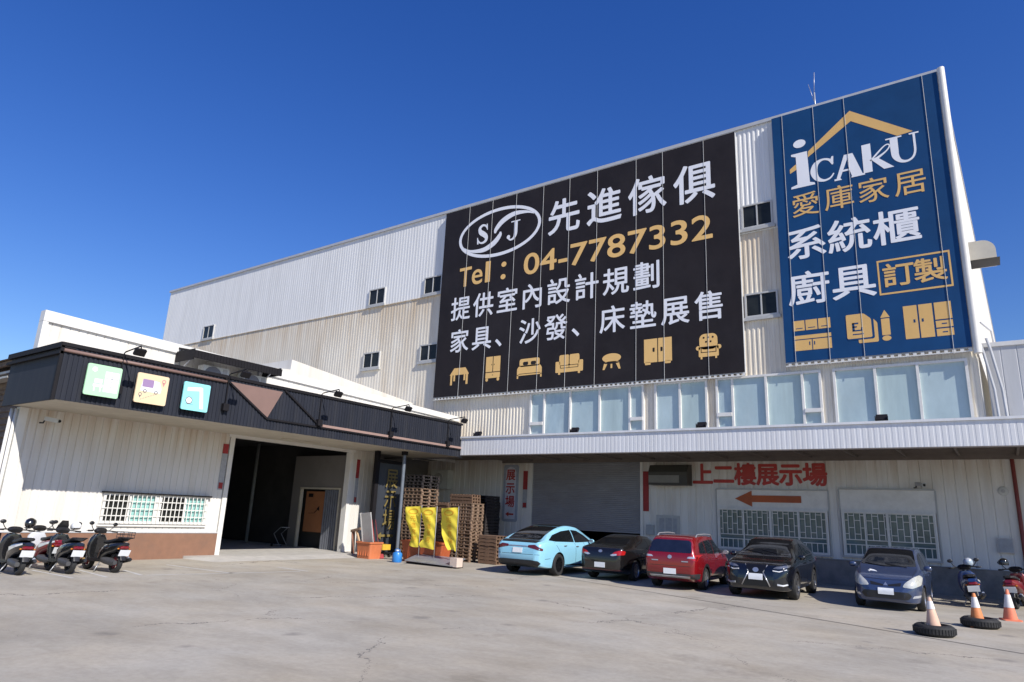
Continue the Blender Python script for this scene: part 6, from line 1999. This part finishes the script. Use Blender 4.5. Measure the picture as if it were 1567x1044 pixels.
    if sp.get('stripe'):
        b = B()
        for sg in (1, -1):
            b.add([(-.22, sg * .209, .62), (-.60, sg * .194, .69), (-.84, sg * .135, .735), (-.86, sg * .132, .70), (-.60, sg * .195, .63), (-.28, sg * .211, .53)], [(0, 1, 4, 5), (1, 2, 3, 4)])
        b.build('side_stripe', sp['stripe'], root)
    if sp.get('screen'):
        b = B(); b.loft([((.50, 0, 1.0), .14, .01), ((.44, 0, 1.12), .12, .008), ((.38, 0, 1.24), .07, .006)], 0, 12); b.build('windscreen', mat('smoked_screen', (.02, .02, .022), .1), root)
    b = B(); b.tube([(-.10, .12, .24), (-.18, .26, .02)], .014, 6); b.build('side_stand', steel, root)
    return root
def helmet(loc, rz, m, visor, lab, tilt=0):
    t_ = empty('helmet', loc, lab, 'helmet', None, 0, (0, tilt, rz))
    b = B()
    prof = []
    vs, fs = [], []
    n, h = 24, 12
    for i in range(h + 1):
        th = (math.pi * .66) * i / h
        for k in range(n):
            a = 2 * math.pi * k / n
            vs.append((.155 * math.sin(th) * math.cos(a), .125 * math.sin(th) * math.sin(a), .135 * math.cos(th) + .06))
    for i in range(h):
        for k in range(n):
            fs.append((i * n + k, i * n + (k + 1) % n, (i + 1) * n + (k + 1) % n, (i + 1) * n + k))
    fs.append([h * n + k for k in range(n)])
    b.add(vs, fs, 0, True)
    b.build('shell', m, t_)
    b = B()
    pts = []
    for i in range(7):
        th = R(62 + 9 * i)
        for k in range(13):
            a = R(-70 + 140 * k / 12)
            pts.append((.166 * math.sin(th) * math.cos(a), .136 * math.sin(th) * math.sin(a), .145 * math.cos(th) + .06))
    b.add(pts, [(i * 13 + k, i * 13 + k + 1, (i + 1) * 13 + k + 1, (i + 1) * 13 + k) for i in range(6) for k in range(12)], 0, True)
    b.build('visor', visor, t_)
    return t_
blk = paint('scooter_gloss_black', (0.012, 0.012, 0.013), .1, .2)
blk2 = paint('scooter_dark_green_black', (0.012, 0.014, 0.016), .1, .25)
white_sc = paint('scooter_white', (0.62, 0.63, 0.66), 0, .3)
red_sc = paint('scooter_red', (0.20, 0.010, 0.013), .1, .28)
blue_sc = paint('scooter_blue', (0.012, 0.032, 0.12), .1, .28)
visor_d = mat('visor_smoke', (.02, .025, .03), .08, 0, .1, 4, coat=.5)
visor_c = mat('visor_pale', (.35, .42, .48), .1, 0, .1, 4, coat=.5)
# rz: heading of the front, from +x
make_scooter(dict(loc=(-20.75, 7.36, 0), rz=R(177), paint=blk, stripe=white_sc, rack=False, label='black scooter with silver side stripe at the left edge, black helmet on it'))
make_scooter(dict(loc=(-20.55, 8.42, 0), rz=R(178), paint=blk2, rack=True, screen=True, shield=mat('brass_trim', (.35, .22, .08), .4, .5), label='black scooter with small windscreen, second from the left, white helmet on its handlebar'))
make_scooter(dict(loc=(-20.42, 9.40, 0), rz=R(186), paint=blk, rack=True, basket=True, rim=red_sc, label='black scooter with red wheel rims and a rear rack, nearest the white-barred window'))
make_scooter(dict(loc=(-21.75, 8.35, 0), rz=R(184), paint=white_sc, body2=red_sc, stripe=white_sc, label='red and white scooter half hidden between the two left black scooters'))
make_scooter(dict(loc=(-1.0, 24.75, 0), rz=R(97), paint=blue_sc, stripe=white_sc, body2=blue_sc, rack=False, lean=R(-7), rim=steel, label='blue scooter with white stripe against the wall behind the cones'))
make_scooter(dict(loc=(.08, 25.5, 0), rz=R(80), paint=red_sc, body2=red_sc, lean=R(-5), label='red scooter at the right edge below the red drain pipe'))
helmet((-21.02, 7.70, 1.16), R(150), blk, visor_c, 'black full helmet with pale visor resting on the leftmost scooter', R(-18))
helmet((-20.95, 8.80, 1.09), R(170), pic_white, visor_c, 'white helmet hanging from the right handlebar of the windscreen scooter', R(15))
helmet((-.20, 25.6, 1.16), R(250), blk, visor_d, 'black helmet hanging on the mirror of the red scooter')
helmet((-1.06, 25.15, 1.12), R(260), mat('helmet_silver_blue', (.45, .48, .55), .25, .2, .1, 5, coat=.8), visor_c, 'silver blue helmet on the handlebar of the blue scooter')
